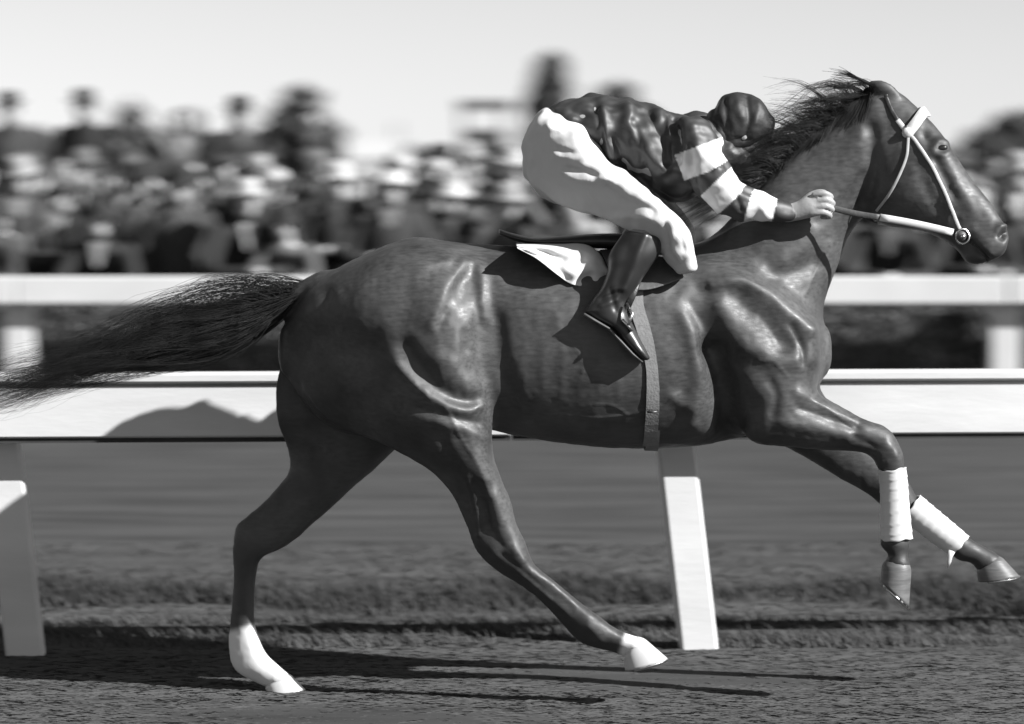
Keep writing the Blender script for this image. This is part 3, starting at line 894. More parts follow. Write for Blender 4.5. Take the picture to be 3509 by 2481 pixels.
bridle = empty("bridle", P(3110, 460, 0))
tag(bridle, "white webbing bridle with cheek straps, throat latch and reins on the horse's head", "bridle")
for s in (-1, 1):
    strap("cheek_strap", [(3112, 462), (3134, 485), (3181, 562), (3228, 662), (3268, 757), (3284, 790)], 12, m_webbing, bridle, s)
    strap("throat_latch", [(3111, 470), (3103, 540), (3072, 617), (3040, 675), (3008, 722)], 10, m_strap, bridle, s)
    strap("headpiece", [(3110, 458), (3094, 436), (3076, 412)], 18, m_webbing, bridle, s)
    strap("crown_strap", [(3078, 415), (3060, 385), (3046, 350), (3040, 322)], 14, m_leather, bridle, s)
    # rosette where the straps meet
    c = on_horse(3110, 459, .008, s)
    vs, fs = [], []
    for i in range(7):
        for j in range(12):
            a, b = math.pi * i / 6, 2 * math.pi * j / 12
            vs.append(c + Vector((.017 * math.sin(a) * math.cos(b), .010 * math.cos(a), .017 * math.sin(a) * math.sin(b))))
    for i in range(6):
        for j in range(12):
            fs.append((i * 12 + j, i * 12 + (j + 1) % 12, i * 12 + 12 + (j + 1) % 12, i * 12 + 12 + j))
    mesh_obj("rosette", vs, fs, m_webbing, bridle)
    # bit ring
    c = on_horse(3292, 800, .012, s)
    ring = [c + Vector((.020 * math.cos(a), .003 * math.sin(2 * a), .022 * math.sin(a))) for a in np.linspace(0, 2 * math.pi, 25)]
    mesh_obj("bit_ring", *tube_mesh(ring, .0032, 8, caps=False), m_steel, bridle)
    MB().tube([c + Vector((0, .006 * s, 0)), c + Vector((.01, -.05 * s, -.004))], .007, 10).build("bit_mouthpiece", m_steel, bridle)
    mesh_obj("bit_guard", *tube_mesh([c + Vector((-.004, .003 * s, .001)), c + Vector((-.004, -.008 * s, .001))], .015, 16), m_leather_mid, bridle)
# browband round the forehead
bb = [on_horse(u, v, .006, -1) for u, v in catmull([(3118, 452), (3138, 425), (3155, 402), (3168, 388)], 5)]
bb2 = [on_horse(u, v, .006, 1) for u, v in catmull([(3168, 388), (3155, 402), (3138, 425), (3118, 452)], 5)]
top = P(3176, 388, -.03) + Vector((.001, 0, .004))
vs, fs = [], []
line = bb + [top] + bb2
axis = Vector((.55, 0, -.80)).normalized()
for p in line:
    for q in (-1, 1):
        vs.append(p + axis * (.017 * q))
        n = (p - P(3120, 470, 0)); n.normalize()
        vs.append(p + axis * (.017 * q) + n * .004)
for i in range(len(line) - 1):
    a, b = i * 4, i * 4 + 4
    fs += [(a, b, b + 2, a + 2), (a + 1, a + 3, b + 3, b + 1), (a, a + 1, b + 1, b), (a + 2, b + 2, b + 3, a + 3)]
mesh_obj("browband", vs, fs, m_webbing, bridle)
for s in (-1, 1):
    y0, y1, y2 = .150 * s, .118 * s, .085 * s
    a, b, c = P(2828, 706, y0) if s < 0 else P(2828 + 12, 706 - 22, y0), P(3012, 757, y1), on_horse(3284, 797, .012, s, -.16)
    if s < 0: b = a.lerp(c, .42) + Vector((0, -.012, 0))
    mesh_obj("rein", *tube_mesh([a.lerp(b, t) + Vector((0, 0, -.004 * math.sin(math.pi * t))) for t in np.linspace(0, 1.02, 9)], .0095, 8, .3, (0, -1, 0)), m_leather_mid, bridle)
    mesh_obj("rein_cover", *tube_mesh([b.lerp(c, t) + Vector((0, 0, .003 * math.sin(math.pi * t))) for t in np.linspace(-.01, .96, 9)], .0112, 8, .42, (0, -1, 0)), m_cloth, bridle)

# leg bandages
def bandage(st, label):
    V, T, Q = loft(st, m=14, n=40, cap=0)
    n = len(V) - 2
    ring = np.arange(n) // 40
    c = V[:n].reshape(-1, 40, 3).mean(1)[ring]
    d = V[:n] - c
    nr = ring.max() + 1
    th = np.tile(np.arange(40), nr) / 40 * 6.283
    wrap = ((ring / nr * 7 + th / 6.283) % 1.0)
    V[:n] = c + d * (1 + .045 * wrap[:, None] ** 3 + RNG.normal(0, .003, (n, 1)))
    edge = (ring == 0) | (ring == nr - 1)
    ax = c[-1] - c[0]; ax /= np.linalg.norm(ax)
    V[:n][edge] += ax * (.0022 * np.sin(3 * th[edge] + 1) + .0016 * np.sin(7 * th[edge]))[:, None]
    o = mesh_obj("leg_bandage", V, [list(q) for q in Q], m_cloth)
    o.modifiers.new("thickness", 'SOLIDIFY').thickness = .003
    tag(o, label, "bandage")
    return o
bandage([((3101, 1600), (3012, 1612), -.14, .043), ((3107, 1655), (3018, 1660), -.14, .040), ((3111, 1710), (3020, 1725), -.14, .040), ((3118, 1790), (3020, 1795), -.14, .041), ((3124, 1846), (3020, 1852), -.14, .042)],
        "white leg bandage on the horse's upright, bent foreleg")
fb = bandage([((3150, 1698), (3084, 1768), .14, .042), ((3203, 1743), (3139, 1814), .14, .041), ((3262, 1792), (3199, 1860), .14, .041), ((3318, 1840), (3254, 1898), .14, .042)],
        "white leg bandage with a torn end on the outstretched foreleg")
t0 = [P(3262, 1888, .09), P(3256, 1905, .085), P(3252, 1925, .088), P(3247, 1946, .092)]
mesh_obj("loose_end", *tube_mesh(t0, [.012, .009, .008, .002], 6, .3, (0, -1, 0)), m_cloth, fb)

# saddle with flaps, girth and stirrups
saddle = empty("racing_saddle", P(2050, 840, 0))
tag(saddle, "small dark leather racing saddle girthed on the horse's back under the jockey", "saddle")
seat = [((1713, 786), (1716, 808), 0, .05), ((1760, 800), (1765, 826), 0, .085), ((1830, 814), (1835, 838), 0, .095), ((1930, 808), (1930, 846), 0, .09), ((2060, 800), (2060, 852), 0, .095),
        ((2180, 800), (2180, 860), 0, .10), ((2270, 798), (2272, 862), 0, .10), ((2320, 812), (2320, 862), 0, .08)]
V, T, Q = loft(seat, m=5, n=28, p=2.4, cap=.5)
mesh_obj("seat", V, [list(t) for t in T] + [list(q) for q in Q], m_leather, saddle)
def patch(name, top, bot, nu, nv, m, parent, side=-1, off=lambda s, t: .012, thick=.005):
    T = catmull(top, 10); B = catmull(bot, 10)
    vs = []
    for j in range(nv + 1):
        for i in range(nu + 1):
            s, t = i / nu, j / nv
            a = T[int(round(s * (len(T) - 1)))]; b = B[int(round(s * (len(B) - 1)))]
            q = a * (1 - t) + b * t
            p = on_horse(q[0], q[1], .002, side, -.22)
            vs.append(p + Vector((0, side * off(s, t), .25 * off(s, t))))
    fs = [(j * (nu + 1) + i, j * (nu + 1) + i + 1, (j + 1) * (nu + 1) + i + 1, (j + 1) * (nu + 1) + i) for j in range(nv) for i in range(nu)]
    o = mesh_obj(name, vs, fs, m, parent)
    mo = o.modifiers.new("thickness", 'SOLIDIFY'); mo.thickness = thick; mo.offset = 0
    o.modifiers.new("smooth", 'SUBSURF').render_levels = 1
    return o
for s in (-1, 1):
    patch("flap", [(2060, 866), (2150, 858), (2250, 862), (2325, 885)], [(2110, 985), (2160, 1000), (2230, 1000), (2345, 962)], 16, 10, m_leather_mid, saddle, s, lambda a, b: .016 + .012 * b * b)
# girth: a strap right round the barrel
def girth_loop():
    ctr = P(2225, 1200, 0)
    left, right = [], []
    sl = catmull([(990, 2165, 2207), (1050, 2157, 2207), (1150, 2186, 2235), (1250, 2211, 2252), (1350, 2216, 2260), (1500, 2211, 2257), (1535, 2208, 2252)], 6)
    for v, a, b in sl: left.append(on_horse(a, v, .006, -1, -.27)); right.append(on_horse(b, v, .006, -1, -.27))
    for k in range(1, 12):          # under the belly, near to far
        t = k / 12
        for L, u in ((left, 2208), (right, 2252)):
            x = P(u, 1535, 0).x
            h = HB.ray_cast(Vector((x, -.22 + .44 * t, -1)), Vector((0, 0, 1)))
            L.append(h[0] + Vector((0, 0, -.006)) if h[0] else L[-1])
    for v, a, b in sl[::-1]: left.append(on_horse(a, v, .006, 1, -.27)); right.append(on_horse(b, v, .006, 1, -.27))
    vs = []
    for a, b in zip(left, right): vs += [a, b]
    fs = [(2 * i, 2 * i + 1, 2 * i + 3, 2 * i + 2) for i in range(len(left) - 1)]
    o = mesh_obj("girth", vs, fs, m_girth, saddle, False)
    mo = o.modifiers.new("thickness", 'SOLIDIFY'); mo.thickness = .003; mo.offset = 0
    return o
girth_loop()
MB().box(P(2235, 1412, -.285), (.03, .012, .006)).build("girth_buckle", m_leather, saddle)
for s in (-1, 1):
    yy = .296 * s
    st = MB().tube([P(2200, 900, .22 * s), P(2185, 960, .262 * s), P(2172, 1000, .275 * s), P(2150, 1050, .289 * s)], .011, 8, .3, (0, -1, 0)).build("stirrup_leather", m_leather, saddle)
    a, b, tp = P(2095, 1122, yy), P(2182, 1108, yy), P(2148, 1040, .290 * s)
    iron = []
    for w in (-1, 1):
        e = Vector((0, .046 * w, 0))
        iron += [tp + e * .25, tp.lerp(b, .5) + e * .9, b.lerp(a, .35) + e]
    o = MB().tube(iron[:3], .0045, 8).tube(iron[3:], .0045, 8).build("stirrup_iron", m_steel, st)
    MB().box(a.lerp(b, .62), (.045, .07, .008), Matrix.Rotation(math.radians(50), 3, 'Y')).build("stirrup_tread", m_steel, st)

# flapping white cloth under the saddle
def cloth_side(s, parent):
    top = catmull([(1768, 838), (1830, 836), (1920, 836), (2000, 836), (2048, 862), (2088, 915)], 10)
    bot = catmull([(1772, 850), (1838, 886), (1908, 940), (1952, 972), (2002, 984), (2066, 1004)], 10)
    nu, nv = 44, 26
    A = RNG.uniform(0, 6.28, 8)
    vs = []
    for j in range(nv + 1):
        for i in range(nu + 1):
            a, b = i / nu, j / nv
            q = top[int(round(a * (len(top) - 1)))] * (1 - b) + bot[int(round(a * (len(bot) - 1)))] * b
            y = .09 + .085 * min(b / .16, 1) ** .6 + (.072 - .040 * a) * b ** .8
            fold = .010 * math.sin(9 * a + 5 * b + A[0]) + .007 * math.sin(17 * a - 7 * b + A[1]) + .006 * math.sin(6 * a + 15 * b + A[2] + 2 * math.sin(8 * a)) + .004 * math.sin(31 * a + 6 * b + A[3])
            y += fold * min(1, b * 3) * (1 - .4 * a)
            p = P(q[0], q[1], -y)
            vs.append(Vector((p.x, y * s, p.z)))
    fs = [(j * (nu + 1) + i, j * (nu + 1) + i + 1, (j + 1) * (nu + 1) + i + 1, (j + 1) * (nu + 1) + i) for j in range(nv) for i in range(nu)]
    o = mesh_obj("side_panel", vs, fs, m_cloth, parent)
    mo = o.modifiers.new("thickness", 'SOLIDIFY'); mo.thickness = .003; mo.offset = 0
    o.modifiers.new("smooth", 'SUBSURF').render_levels = 1
cloth = empty("saddle_cloth", P(1920, 850, 0))
tag(cloth, "crumpled white saddle cloth flapping out behind the jockey's boot", "cloth")
for s in (-1, 1): cloth_side(s, cloth)
# ------------------------------------------------------------------ the jockey
m_skin = mat("skin", 0.30, rough=0.5, spec=0.4, var=0.12, scale=30, bump=0.1, bscale=120)
m_silk = mat("dark_satin", 0.022, rough=0.56, spec=0.75, var=0.3, scale=7, bump=0.12, bscale=30)
add_attr_mix(m_silk, "white_hoop", 0.60)
m_breech = mat("white_breeches", 0.52, rough=0.8, var=0.04, scale=8, bump=0.2, bscale=22)
m_boot = mat("black_boot", 0.020, rough=0.38, spec=0.6, var=0.3, scale=9)
m_sole = mat("boot_sole", 0.10, rough=0.6)
jockey = empty("person", P(2050, 800, 0))
tag(jockey, "jockey crouched over the horse in dark silks with white hooped sleeves and white breeches", "person")

FAR_DU, FAR_DV = 12, -22            # the far leg and arm are carried a little further forward and higher
def side(u, v, y, s):
    return P(u, v, y) if s < 0 else P(u + FAR_DU, v + FAR_DV, -y)

ARM = [((2372, 478), -.150, .072), ((2415, 560), -.185, .067), ((2460, 640), -.190, .062), ((2520, 690), -.180, .055), ((2600, 708), -.162, .046), ((2665, 724), -.150, .036), ((2702, 732), -.146, .029)]
PELVIS = [((1880, 372), (1788, 520), 0, .13), ((1925, 378), (1800, 610), 0, .165), ((1985, 400), (1880, 690), 0, .17), ((2045, 470), (1985, 722), 0, .15)]
THIGH = [((1995, 425), (1815, 625), -.08, .11), ((2068, 535), (1925, 705), -.125, .098), ((2150, 592), (2045, 742), -.165, .09), ((2226, 655), (2130, 778), -.20, .082), ((2290, 712), (2195, 818), -.222, .074), ((2350, 770), (2262, 860), -.232, .068),
         ((2376, 846), (2272, 884), -.236, .056), ((2388, 916), (2316, 936), -.238, .034)]
TORSO = [((1890, 366), (1965, 465), 0, .125), ((1950, 338), (2030, 520), 0, .145), ((2030, 326), (2075, 560), 0, .158), ((2110, 332), (2140, 600), 0, .168), ((2200, 350), (2215, 645), 0, .178), ((2290, 380), (2285, 684), 0, .185), ((2370, 410), (2355, 690), 0, .175), ((2432, 455), (2425, 640), 0, .13)]
BOOT = [((2272, 818), (2140, 792), -.232, .058), ((2262, 868), (2086, 872), -.246, .056), ((2226, 920), (2081, 928), -.252, .048), ((2186, 982), (2060, 984), -.260, .042), ((2152, 1035), (2022, 1036), -.266, .035), ((2136, 1062), (2004, 1062), -.268, .032)]
FOOT = [((2150, 1040), (2004, 1072), -.268, .032), ((2150, 1075), (2036, 1092), -.274, .032), ((2172, 1118), (2094, 1122), -.282, .034), ((2196, 1165), (2135, 1168), -.288, .036), ((2216, 1202), (2172, 1208), -.292, .034), ((2229, 1228), (2205, 1234), -.294, .022)]

def shift_far(st, s):
    if s < 0: return st
    return [((a[0] + FAR_DU, a[1] + FAR_DV), (b[0] + FAR_DU, b[1] + FAR_DV), -y, hd) for a, b, y, hd in st]

def finger(F, pts, r, s):
    F.add(limb([side(u, v, y, s) for u, v, y in pts], r, 12), .0012)

def jockey_body():
    F = Field((0.0, -.43, .95), (1.05, .43, 1.95), .0042, band=6)
    F.add(loft(PELVIS, inflate=-.022, skew=.35), .001)
    F.add(loft(TORSO, inflate=-.014), .04)
    for s in (-1, 1):
        F.add(loft(shift_far(THIGH[:7], s), inflate=-.020, skew=.55), .025)
        F.add(loft(shift_far(BOOT, s), inflate=-.010), .02)
        F.add(loft(shift_far(FOOT, s), inflate=-.010), .01)
        F.add(limb([side(u, v, y, s) for (u, v), y, r in ARM], [r - .018 if r > .032 else r - .008 for _, _, r in ARM]), .03)
    # neck and head, looking forward along the horse's neck
    F.add(limb([P(2395, 500, .0), P(2450, 468, .01), P(2495, 450, .02)], [.062, .056, .055]), .02)
    F.add(loft([((2478, 345), (2440, 440), .02, .055), ((2520, 330), (2470, 510), .02, .072), ((2572, 342), (2510, 545), .02, .070), ((2618, 385), (2545, 562), .02, .060), ((2638, 440), (2590, 560), .02, .045)], n=28, p=2.2), .012)
    F.add(limb([P(2632, 480, .02), P(2648, 512, .02)], [.012, .014], 12), .012)      # nose
    F.add(limb([P(2580, 552, .02), P(2598, 566, .02)], [.022, .018], 14), .015)      # chin
    F.add(limb([P(2622, 530, .0), P(2622, 530, .04)], [.009, .009], 10), .006)       # lips
    for s in (-1, 1):                                                                # ears
        F.add(limb([P(2545, 440, .02 + .07 * s), P(2550, 470, .02 + .073 * s)], [.014, .011], 10, .5), .006)
    # hands closed on the reins
    for s in (-1, 1):
        F.add(limb([side(2696, 731, -.146, s), side(2738, 722, -.150, s), side(2775, 708, -.153, s), side(2802, 698, -.152, s)], [.027, .029, .034, .031], 18, .72, (0, 1, 0)), .01)
        for k, (v0, ru) in enumerate(((662, .0), (684, .006), (706, .004), (727, -.004))):
            du = ru * 1100
            finger(F, [(2790 + du, v0 + 6, -.166), (2822 + du, v0, -.170), (2846 + du, v0 + 10, -.158), (2844 + du, v0 + 16, -.138), (2822 + du, v0 + 17, -.130)], [.0100, .0100, .0094, .0088, .0080], s)
        finger(F, [(2758, 690, -.140), (2785, 668, -.137), (2815, 660, -.143), (2838, 668, -.150)], [.015, .0125, .0115, .0095], s)
    return F.mesh(2)
jv, jq = jockey_body()
mesh_obj("body", jv, jq, m_skin, jockey)

def arm_bands(V):
    """white hoops on the sleeves, measured along the arm"""
    w = np.zeros(len(V))
    path = np.array([(2380, 455), (2398, 497), (2432, 588), (2458, 616), (2520, 682), (2562, 704), (2655, 728), (2715, 737)], float)
    cum = np.concatenate([[0], np.cumsum(np.hypot(*np.diff(path, axis=0).T))])
    for s in (-1, 1):
        m = V[:, 1] * s > .02
        V2 = V.copy(); V2[:, 1] *= -s
        uv = to_px(V2)
        if s > 0: uv = uv - np.array([FAR_DU, FAR_DV])
        best = np.full(len(V), 1e9); along = np.zeros(len(V))
        for i in range(len(path) - 1):
            a, b = path[i], path[i + 1]; ab = b - a
            tt = ((uv - a) @ ab) / (ab @ ab)
            tc = np.clip(tt, 0, 1)
            d = np.hypot(*(uv - a - tc[:, None] * ab).T)
            k = d < best
            best = np.where(k, d, best); along = np.where(k, cum[i] + tc * np.linalg.norm(ab), along)
        # bands run a little slantwise round the sleeve
        lim = np.where(along < cum[3], 92, 80)
        for lo, hi in ((cum[1], cum[2]), (cum[3], cum[4]), (cum[5], cum[6])):
            b = np.clip((along - lo) / 3, 0, 1) * np.clip((hi - along) / 3, 0, 1)
            w = np.maximum(w, b * m * (best < lim))
    return w

def jockey_silks():
    F = Field((0.0, -.34, 1.2), (1.0, .34, 1.95), .005, band=6)
    F.add(loft(TORSO), .001)
    for s in (-1, 1):
        F.add(limb([side(u, v, y, s) for (u, v), y, r in ARM], [r for _, _, r in ARM]), .035)
    F.add(limb([P(2405, 495, 0), P(2448, 468, .008)], [.078, .068]), .02)      # collar
    V, Q = F.mesh(2)
    folds = [([(2060, 385), (2080, 470), (2110, 540)], 16, 14), ([(2095, 470), (2125, 540), (2150, 580)], 11, -14), ([(2150, 360), (2175, 450), (2230, 530), (2280, 575)], 20, 15),
             ([(2170, 420), (2200, 500)], 12, -12), ([(2225, 375), (2250, 440), (2280, 500), (2285, 560)], 13, -14), ([(2240, 370), (2265, 400)], 20, 12), ([(2290, 400), (2300, 470), (2310, 540)], 10, 9),
             ([(2310, 410), (2325, 480), (2330, 560)], 11, -13), ([(2345, 415), (2375, 430)], 18, 10), ([(2200, 550), (2260, 590), (2290, 570)], 16, 12), ([(2150, 590), (2210, 600)], 14, -10),
             ([(2210, 560), (2225, 610)], 10, -10), ([(2040, 360), (2060, 420), (2060, 500)], 14, -12), ([(1960, 380), (2020, 400)], 18, -8), ([(2250, 650), (2330, 660), (2380, 640)], 12, 8),
             ([(2355, 500), (2370, 570), (2355, 610)], 14, -9), ([(2400, 520), (2440, 560)], 18, 6), ([(2435, 590), (2465, 570)], 8, -6), ([(2460, 640), (2500, 620)], 10, 6), ([(2520, 660), (2540, 720)], 9, -8), ([(2600, 680), (2620, 730)], 12, 6), ([(2640, 690), (2650, 740)], 8, -5)]
    V = sculpt(V, Q, folds, 1.0, lambda V, N: (V[:, 1] < -.02))
    # finer crumpling of the loose satin
    x, y, z = V.T
    n = np.sin(31 * x + 17 * z + 3 * np.sin(19 * y)) * np.sin(23 * z - 11 * x + 2 * np.sin(27 * y)) + .5 * np.sin(61 * x - 38 * z + 20 * y)
    V = V + normals(V, Q) * (.0028 * n + .0022 * skin_noise(V, .03, .09, 40, 5))[:, None]
    V = lap_smooth(V, Q, 2)
    o = mesh_obj("silk_jacket", V, Q, m_silk, jockey)
    set_attr(o, "white_hoop", arm_bands(V))
jockey_silks()

def breeches():
    F = Field((0.0, -.36, 1.2), (.75, .36, 1.9), .005, band=6)
    F.add(loft(PELVIS, skew=.35), .001)
    for s in (-1, 1):
        F.add(loft(shift_far(THIGH, s), skew=.55), .03)
    V, Q = F.mesh(2)
    folds = [([(1900, 530), (1950, 545), (2000, 540)], 9, 7), ([(1905, 510), (1960, 522)], 8, -7), ([(1930, 590), (1975, 615), (2030, 620), (2080, 605)], 10, 9), ([(1945, 575), (2000, 585), (2040, 600)], 10, -9),
             ([(2080, 640), (2150, 690), (2235, 718)], 16, -12), ([(2120, 740), (2200, 740), (2260, 760)], 14, 9), ([(2075, 620), (2130, 640)], 14, 8), ([(1890, 420), (1940, 425), (1980, 445)], 8, -6), ([(1880, 440), (1920, 450)], 9, 6),
             ([(2300, 770), (2310, 840), (2330, 890)], 9, 6), ([(2280, 770), (2290, 840)], 8, -6), ([(2330, 790), (2345, 860)], 7, -5), ([(1850, 480), (1860, 560), (1900, 620)], 26, -8)]
    V = sculpt(V, Q, folds, 1.0, lambda V, N: (V[:, 1] < -.02))
    x, y, z = V.T
    n = np.sin(37 * x + 25 * z + 2.5 * np.sin(23 * y)) * np.sin(29 * z - 15 * x)
    V = V + normals(V, Q) * (.0012 * n + .0016 * skin_noise(V, .03, .10, 40, 6))[:, None]
    mesh_obj("breeches", lap_smooth(V, Q, 2), Q, m_breech, jockey)
breeches()

for s in (-1, 1):
    F = Field((.1, -.42, .9), (.75, .42, 1.5), .005, band=6)
    F.add(loft(shift_far(BOOT, s), cap=.15), .001)
    F.add(loft(shift_far(FOOT, s)), .015)
    V, Q = F.mesh(2)
    if s < 0:
        V = sculpt(V, Q, [([(2215, 800), (2190, 860), (2170, 920), (2140, 990)], 13, 7), ([(2120, 1000), (2060, 1025)], 8, -6), ([(2110, 1030), (2060, 1048)], 8, 5), ([(2150, 850), (2120, 960)], 22, -6), ([(2090, 990), (2110, 1060)], 9, -5)], 1.0, lambda V, N: V[:, 1] < -.1)
    o = mesh_obj("boot", lap_smooth(V, Q, 1), Q, m_boot, jockey)
    # sole and heel
    so = [(2006, 1074), (2040, 1094), (2092, 1124), (2136, 1172), (2174, 1212), (2206, 1238)]
    pts = [side(u - 3, v + 3, -.270 - .024 * (u - 2006) / 200, s) for u, v in so]
    mesh_obj("sole", *tube_mesh(pts, [.033, .033, .031, .036, .034, .018], 12, 1.0, (0, 1, 0)), m_sole, o).scale = (1, 1, 1)
    me = o.children[0].data
    for v in me.vertices:                      # flatten the sole across its thickness
        k = min(range(len(pts)), key=lambda i: (v.co - pts[i]).length)
        t = (pts[min(k + 1, len(pts) - 1)] - pts[max(k - 1, 0)]).normalized()
        n = t.cross(Vector((0, 1, 0))).normalized()
        d = (v.co - pts[k]).dot(n)
        v.co -= n * d * .84

def cap():
    F = Field((.45, -.2, 1.6), (1.0, .25, 1.98), .004, band=6)
    F.add(loft([((2450, 374), (2424, 432), .02, .05), ((2480, 326), (2440, 506), .02, .080), ((2548, 318), (2504, 535), .02, .090), ((2608, 344), (2572, 518), .02, .084), ((2642, 396), (2622, 480), .02, .058)], n=32, p=2.15, cap=.5), .001)
    V, Q = F.mesh(2)
    V = sculpt(V, Q, [([(2480, 340), (2490, 400), (2500, 480)], 12, -7), ([(2560, 330), (2566, 400), (2555, 480)], 11, -6), ([(2450, 430), (2500, 470), (2570, 480)], 9, -5), ([(2525, 340), (2535, 400)], 16, 5), ([(2600, 350), (2590, 420)], 12, 4), ([(2455, 400), (2480, 450)], 7, -5)], 1.0, lambda V, N: V[:, 1] < .02)
    V = V + normals(V, Q) * (.0011 * skin_noise(V, .03, .08, 30, 9))[:, None]
    o = mesh_obj("cap", V, Q, mat("cap_satin", 0.018, rough=0.58, spec=0.5, var=0.3, scale=10, bump=0.25, bscale=30), jockey)
    vs, fs = [], []                              # peak
    c = P(2626, 458, .02)
    fw = (P(2690, 530, .02) - c).normalized()
    for r in (0, 1):
        for k in range(11):
            a = -1.2 + 2.4 * k / 10
            q = c + fw * (.058 * math.cos(a) * r + .004) + Vector((0, .062 * math.sin(a) * (1 + .05 * r), 0)) + Vector((0, 0, -.012 * r * abs(math.sin(a))))
            vs += [q, q + Vector((.001, 0, .004))]
    for k in range(10):
        a, b = k * 2, 22 + k * 2
        fs += [(a, a + 2, b + 2, b), (a + 1, b + 1, b + 3, a + 3), (b, b + 2, b + 3, b + 1)]
    mesh_obj("peak", vs, fs, m_boot, o)
cap()
# dark neckerchief knotted under the chin
F = Field((.4, -.2, 1.5), (1.0, .25, 1.85), .005, band=6)
F.add(limb([P(2452, 500, .01), P(2500, 530, .012), P(2545, 556, .015), P(2580, 574, .02)], [.070, .068, .058, .036], 22), .001)
V, Q = F.mesh(2)
V = V + normals(V, Q) * (.0025 * skin_noise(V, .02, .06, 30, 12))[:, None]
mesh_obj("neckerchief", V, Q, m_silk, jockey)
# ------------------------------------------------------------------ the crowd behind the outer rail
def ellipse_rings(rows, n=20):
    """rows (x, y, z, rx, ry) -> closed surface"""
    A = catmull(rows, 4)
    th = np.linspace(0, 2 * math.pi, n, endpoint=False)
    pts = np.stack([A[:, None, 0] + A[:, None, 3] * np.cos(th), A[:, None, 1] + A[:, None, 4] * np.sin(th), np.repeat(A[:, 2:3], n, 1)], -1)
    return ring_surface(pts)

def pose_points(pose):
    """joints of a 1.72 m figure facing the track (-y)"""
    lean = {"stand": 0.0, "lean": 0.30, "raise": 0.02, "fold": 0.0}[pose]
    drop = .07 if pose == "lean" else 0.0
    ch = (0, -lean * .75, 1.40 - drop)
    J = dict(hip=(0, 0, .93), chest=ch, neck=(0, ch[1] - .02, ch[2] + .10), head=(0, ch[1] - .05 - lean * .1, ch[2] + .235))
    arms = {}
    for s in (-1, 1):
        sh = (s * .19, ch[1], ch[2] + .02)
        if pose == "stand": a = [sh, (s * .25, ch[1] + .02, 1.13), (s * .24, -.08, .88)]
        elif pose == "lean": a = [sh, (s * .27, ch[1] - .16, 1.09), (s * .06, ch[1] - .36, 1.08)]
        elif pose == "raise": a = [sh, (s * .30, -.16, 1.33), (s * .12, -.17, 1.60)] if s > 0 else [sh, (s * .25, .02, 1.13), (s * .22, -.1, .90)]
        else: a = [sh, (s * .26, -.03, 1.14), (-s * .02, -.20, 1.16)]
        arms[s] = a
    return J, arms

def figure(pose, part):
    J, arms = pose_points(pose)
    F = Field((-.5, -.85, -.03), (.5, .45, 1.85), .013 if part != "body" else .012, band=5)
    hx, hy, hz = J["head"]
    cx, cy, cz = J["chest"]
    legs = lambda g: [F.add(limb([(s * .09, 0, .93), (s * .10, -.01, .50), (s * .11, .01, .09)], [.085 + g, .062 + g, .045 + g], 14), .03) for s in (-1, 1)]
    def torso(g, hem=.90):
        F.add(ellipse_rings([(0, 0, hem, .155 + g, .11 + g), (0, cy * .3, 1.08, .15 + g, .105 + g), (0, cy * .8, 1.28, .175 + g, .115 + g), (0, cy, cz, .18 + g, .105 + g), (0, cy - .01, cz + .08, .10 + g, .075 + g)]), .03)
    if part == "body":
        legs(-.012); torso(-.012)
        F.add(limb([(0, cy, cz + .04), (hx, hy + .02, hz - .06)], [.058, .052], 14), .02)
        F.add(ellipse_rings([(hx, hy, hz - .115, .030, .036), (hx, hy - .005, hz - .08, .056, .066), (hx, hy, hz, .074, .092), (hx, hy + .008, hz + .07, .068, .085), (hx, hy + .01, hz + .112, .03, .04)]), .02)
        F.add(limb([(hx, hy - .088, hz + .01), (hx, hy - .112, hz - .03)], [.010, .014], 8), .01)
        for s in (-1, 1):
            F.add(limb([(hx + s * .076, hy + .005, hz + .015), (hx + s * .078, hy + .01, hz - .03)], [.016, .012], 8, .5), .008)
            a = arms[s]
            F.add(limb(a, [.045, .036, .026], 12), .02)
            e = Vector(a[2]); d = (e - Vector(a[1])).normalized()
            F.add(limb([e, e + d * .05, e + d * .10], [.028, .036, .022], 10, .6), .01)
            F.add(limb([(s * .11, .02, .05), (s * .115, -.12, .03)], [.04, .032], 10), .02)
    elif part == "coat":
        torso(.012, .80)
        for s in (-1, 1): F.add(limb(arms[s], [.066, .056, .044], 14), .03)
        F.add(limb([(0, cy, cz + .05), (hx, hy + .035, hz - .105)], [.085, .066], 14), .02)
    elif part == "trousers":
        legs(.012)
        F.add(ellipse_rings([(0, 0, .86, .15, .11), (0, 0, 1.0, .15, .11)]), .03)
    elif part == "dress":
        F.add(ellipse_rings([(0, 0, .32, .23, .19), (0, 0, .7, .19, .15), (0, 0, 1.02, .145, .105), (0, cy * .8, 1.28, .18, .12), (0, cy, cz, .185, .11), (0, cy, cz + .06, .11, .085)]), .03)
        for s in (-1, 1): F.add(limb(arms[s], [.062, .05, .038], 14), .03)
    V, Q = F.mesh(1)
    me = bpy.data.meshes.new(part)
    me.from_pydata(V.tolist(), [], Q.tolist())
    me.polygons.foreach_set("use_smooth", [True] * len(me.polygons))
    me.materials.append(None)
    return me

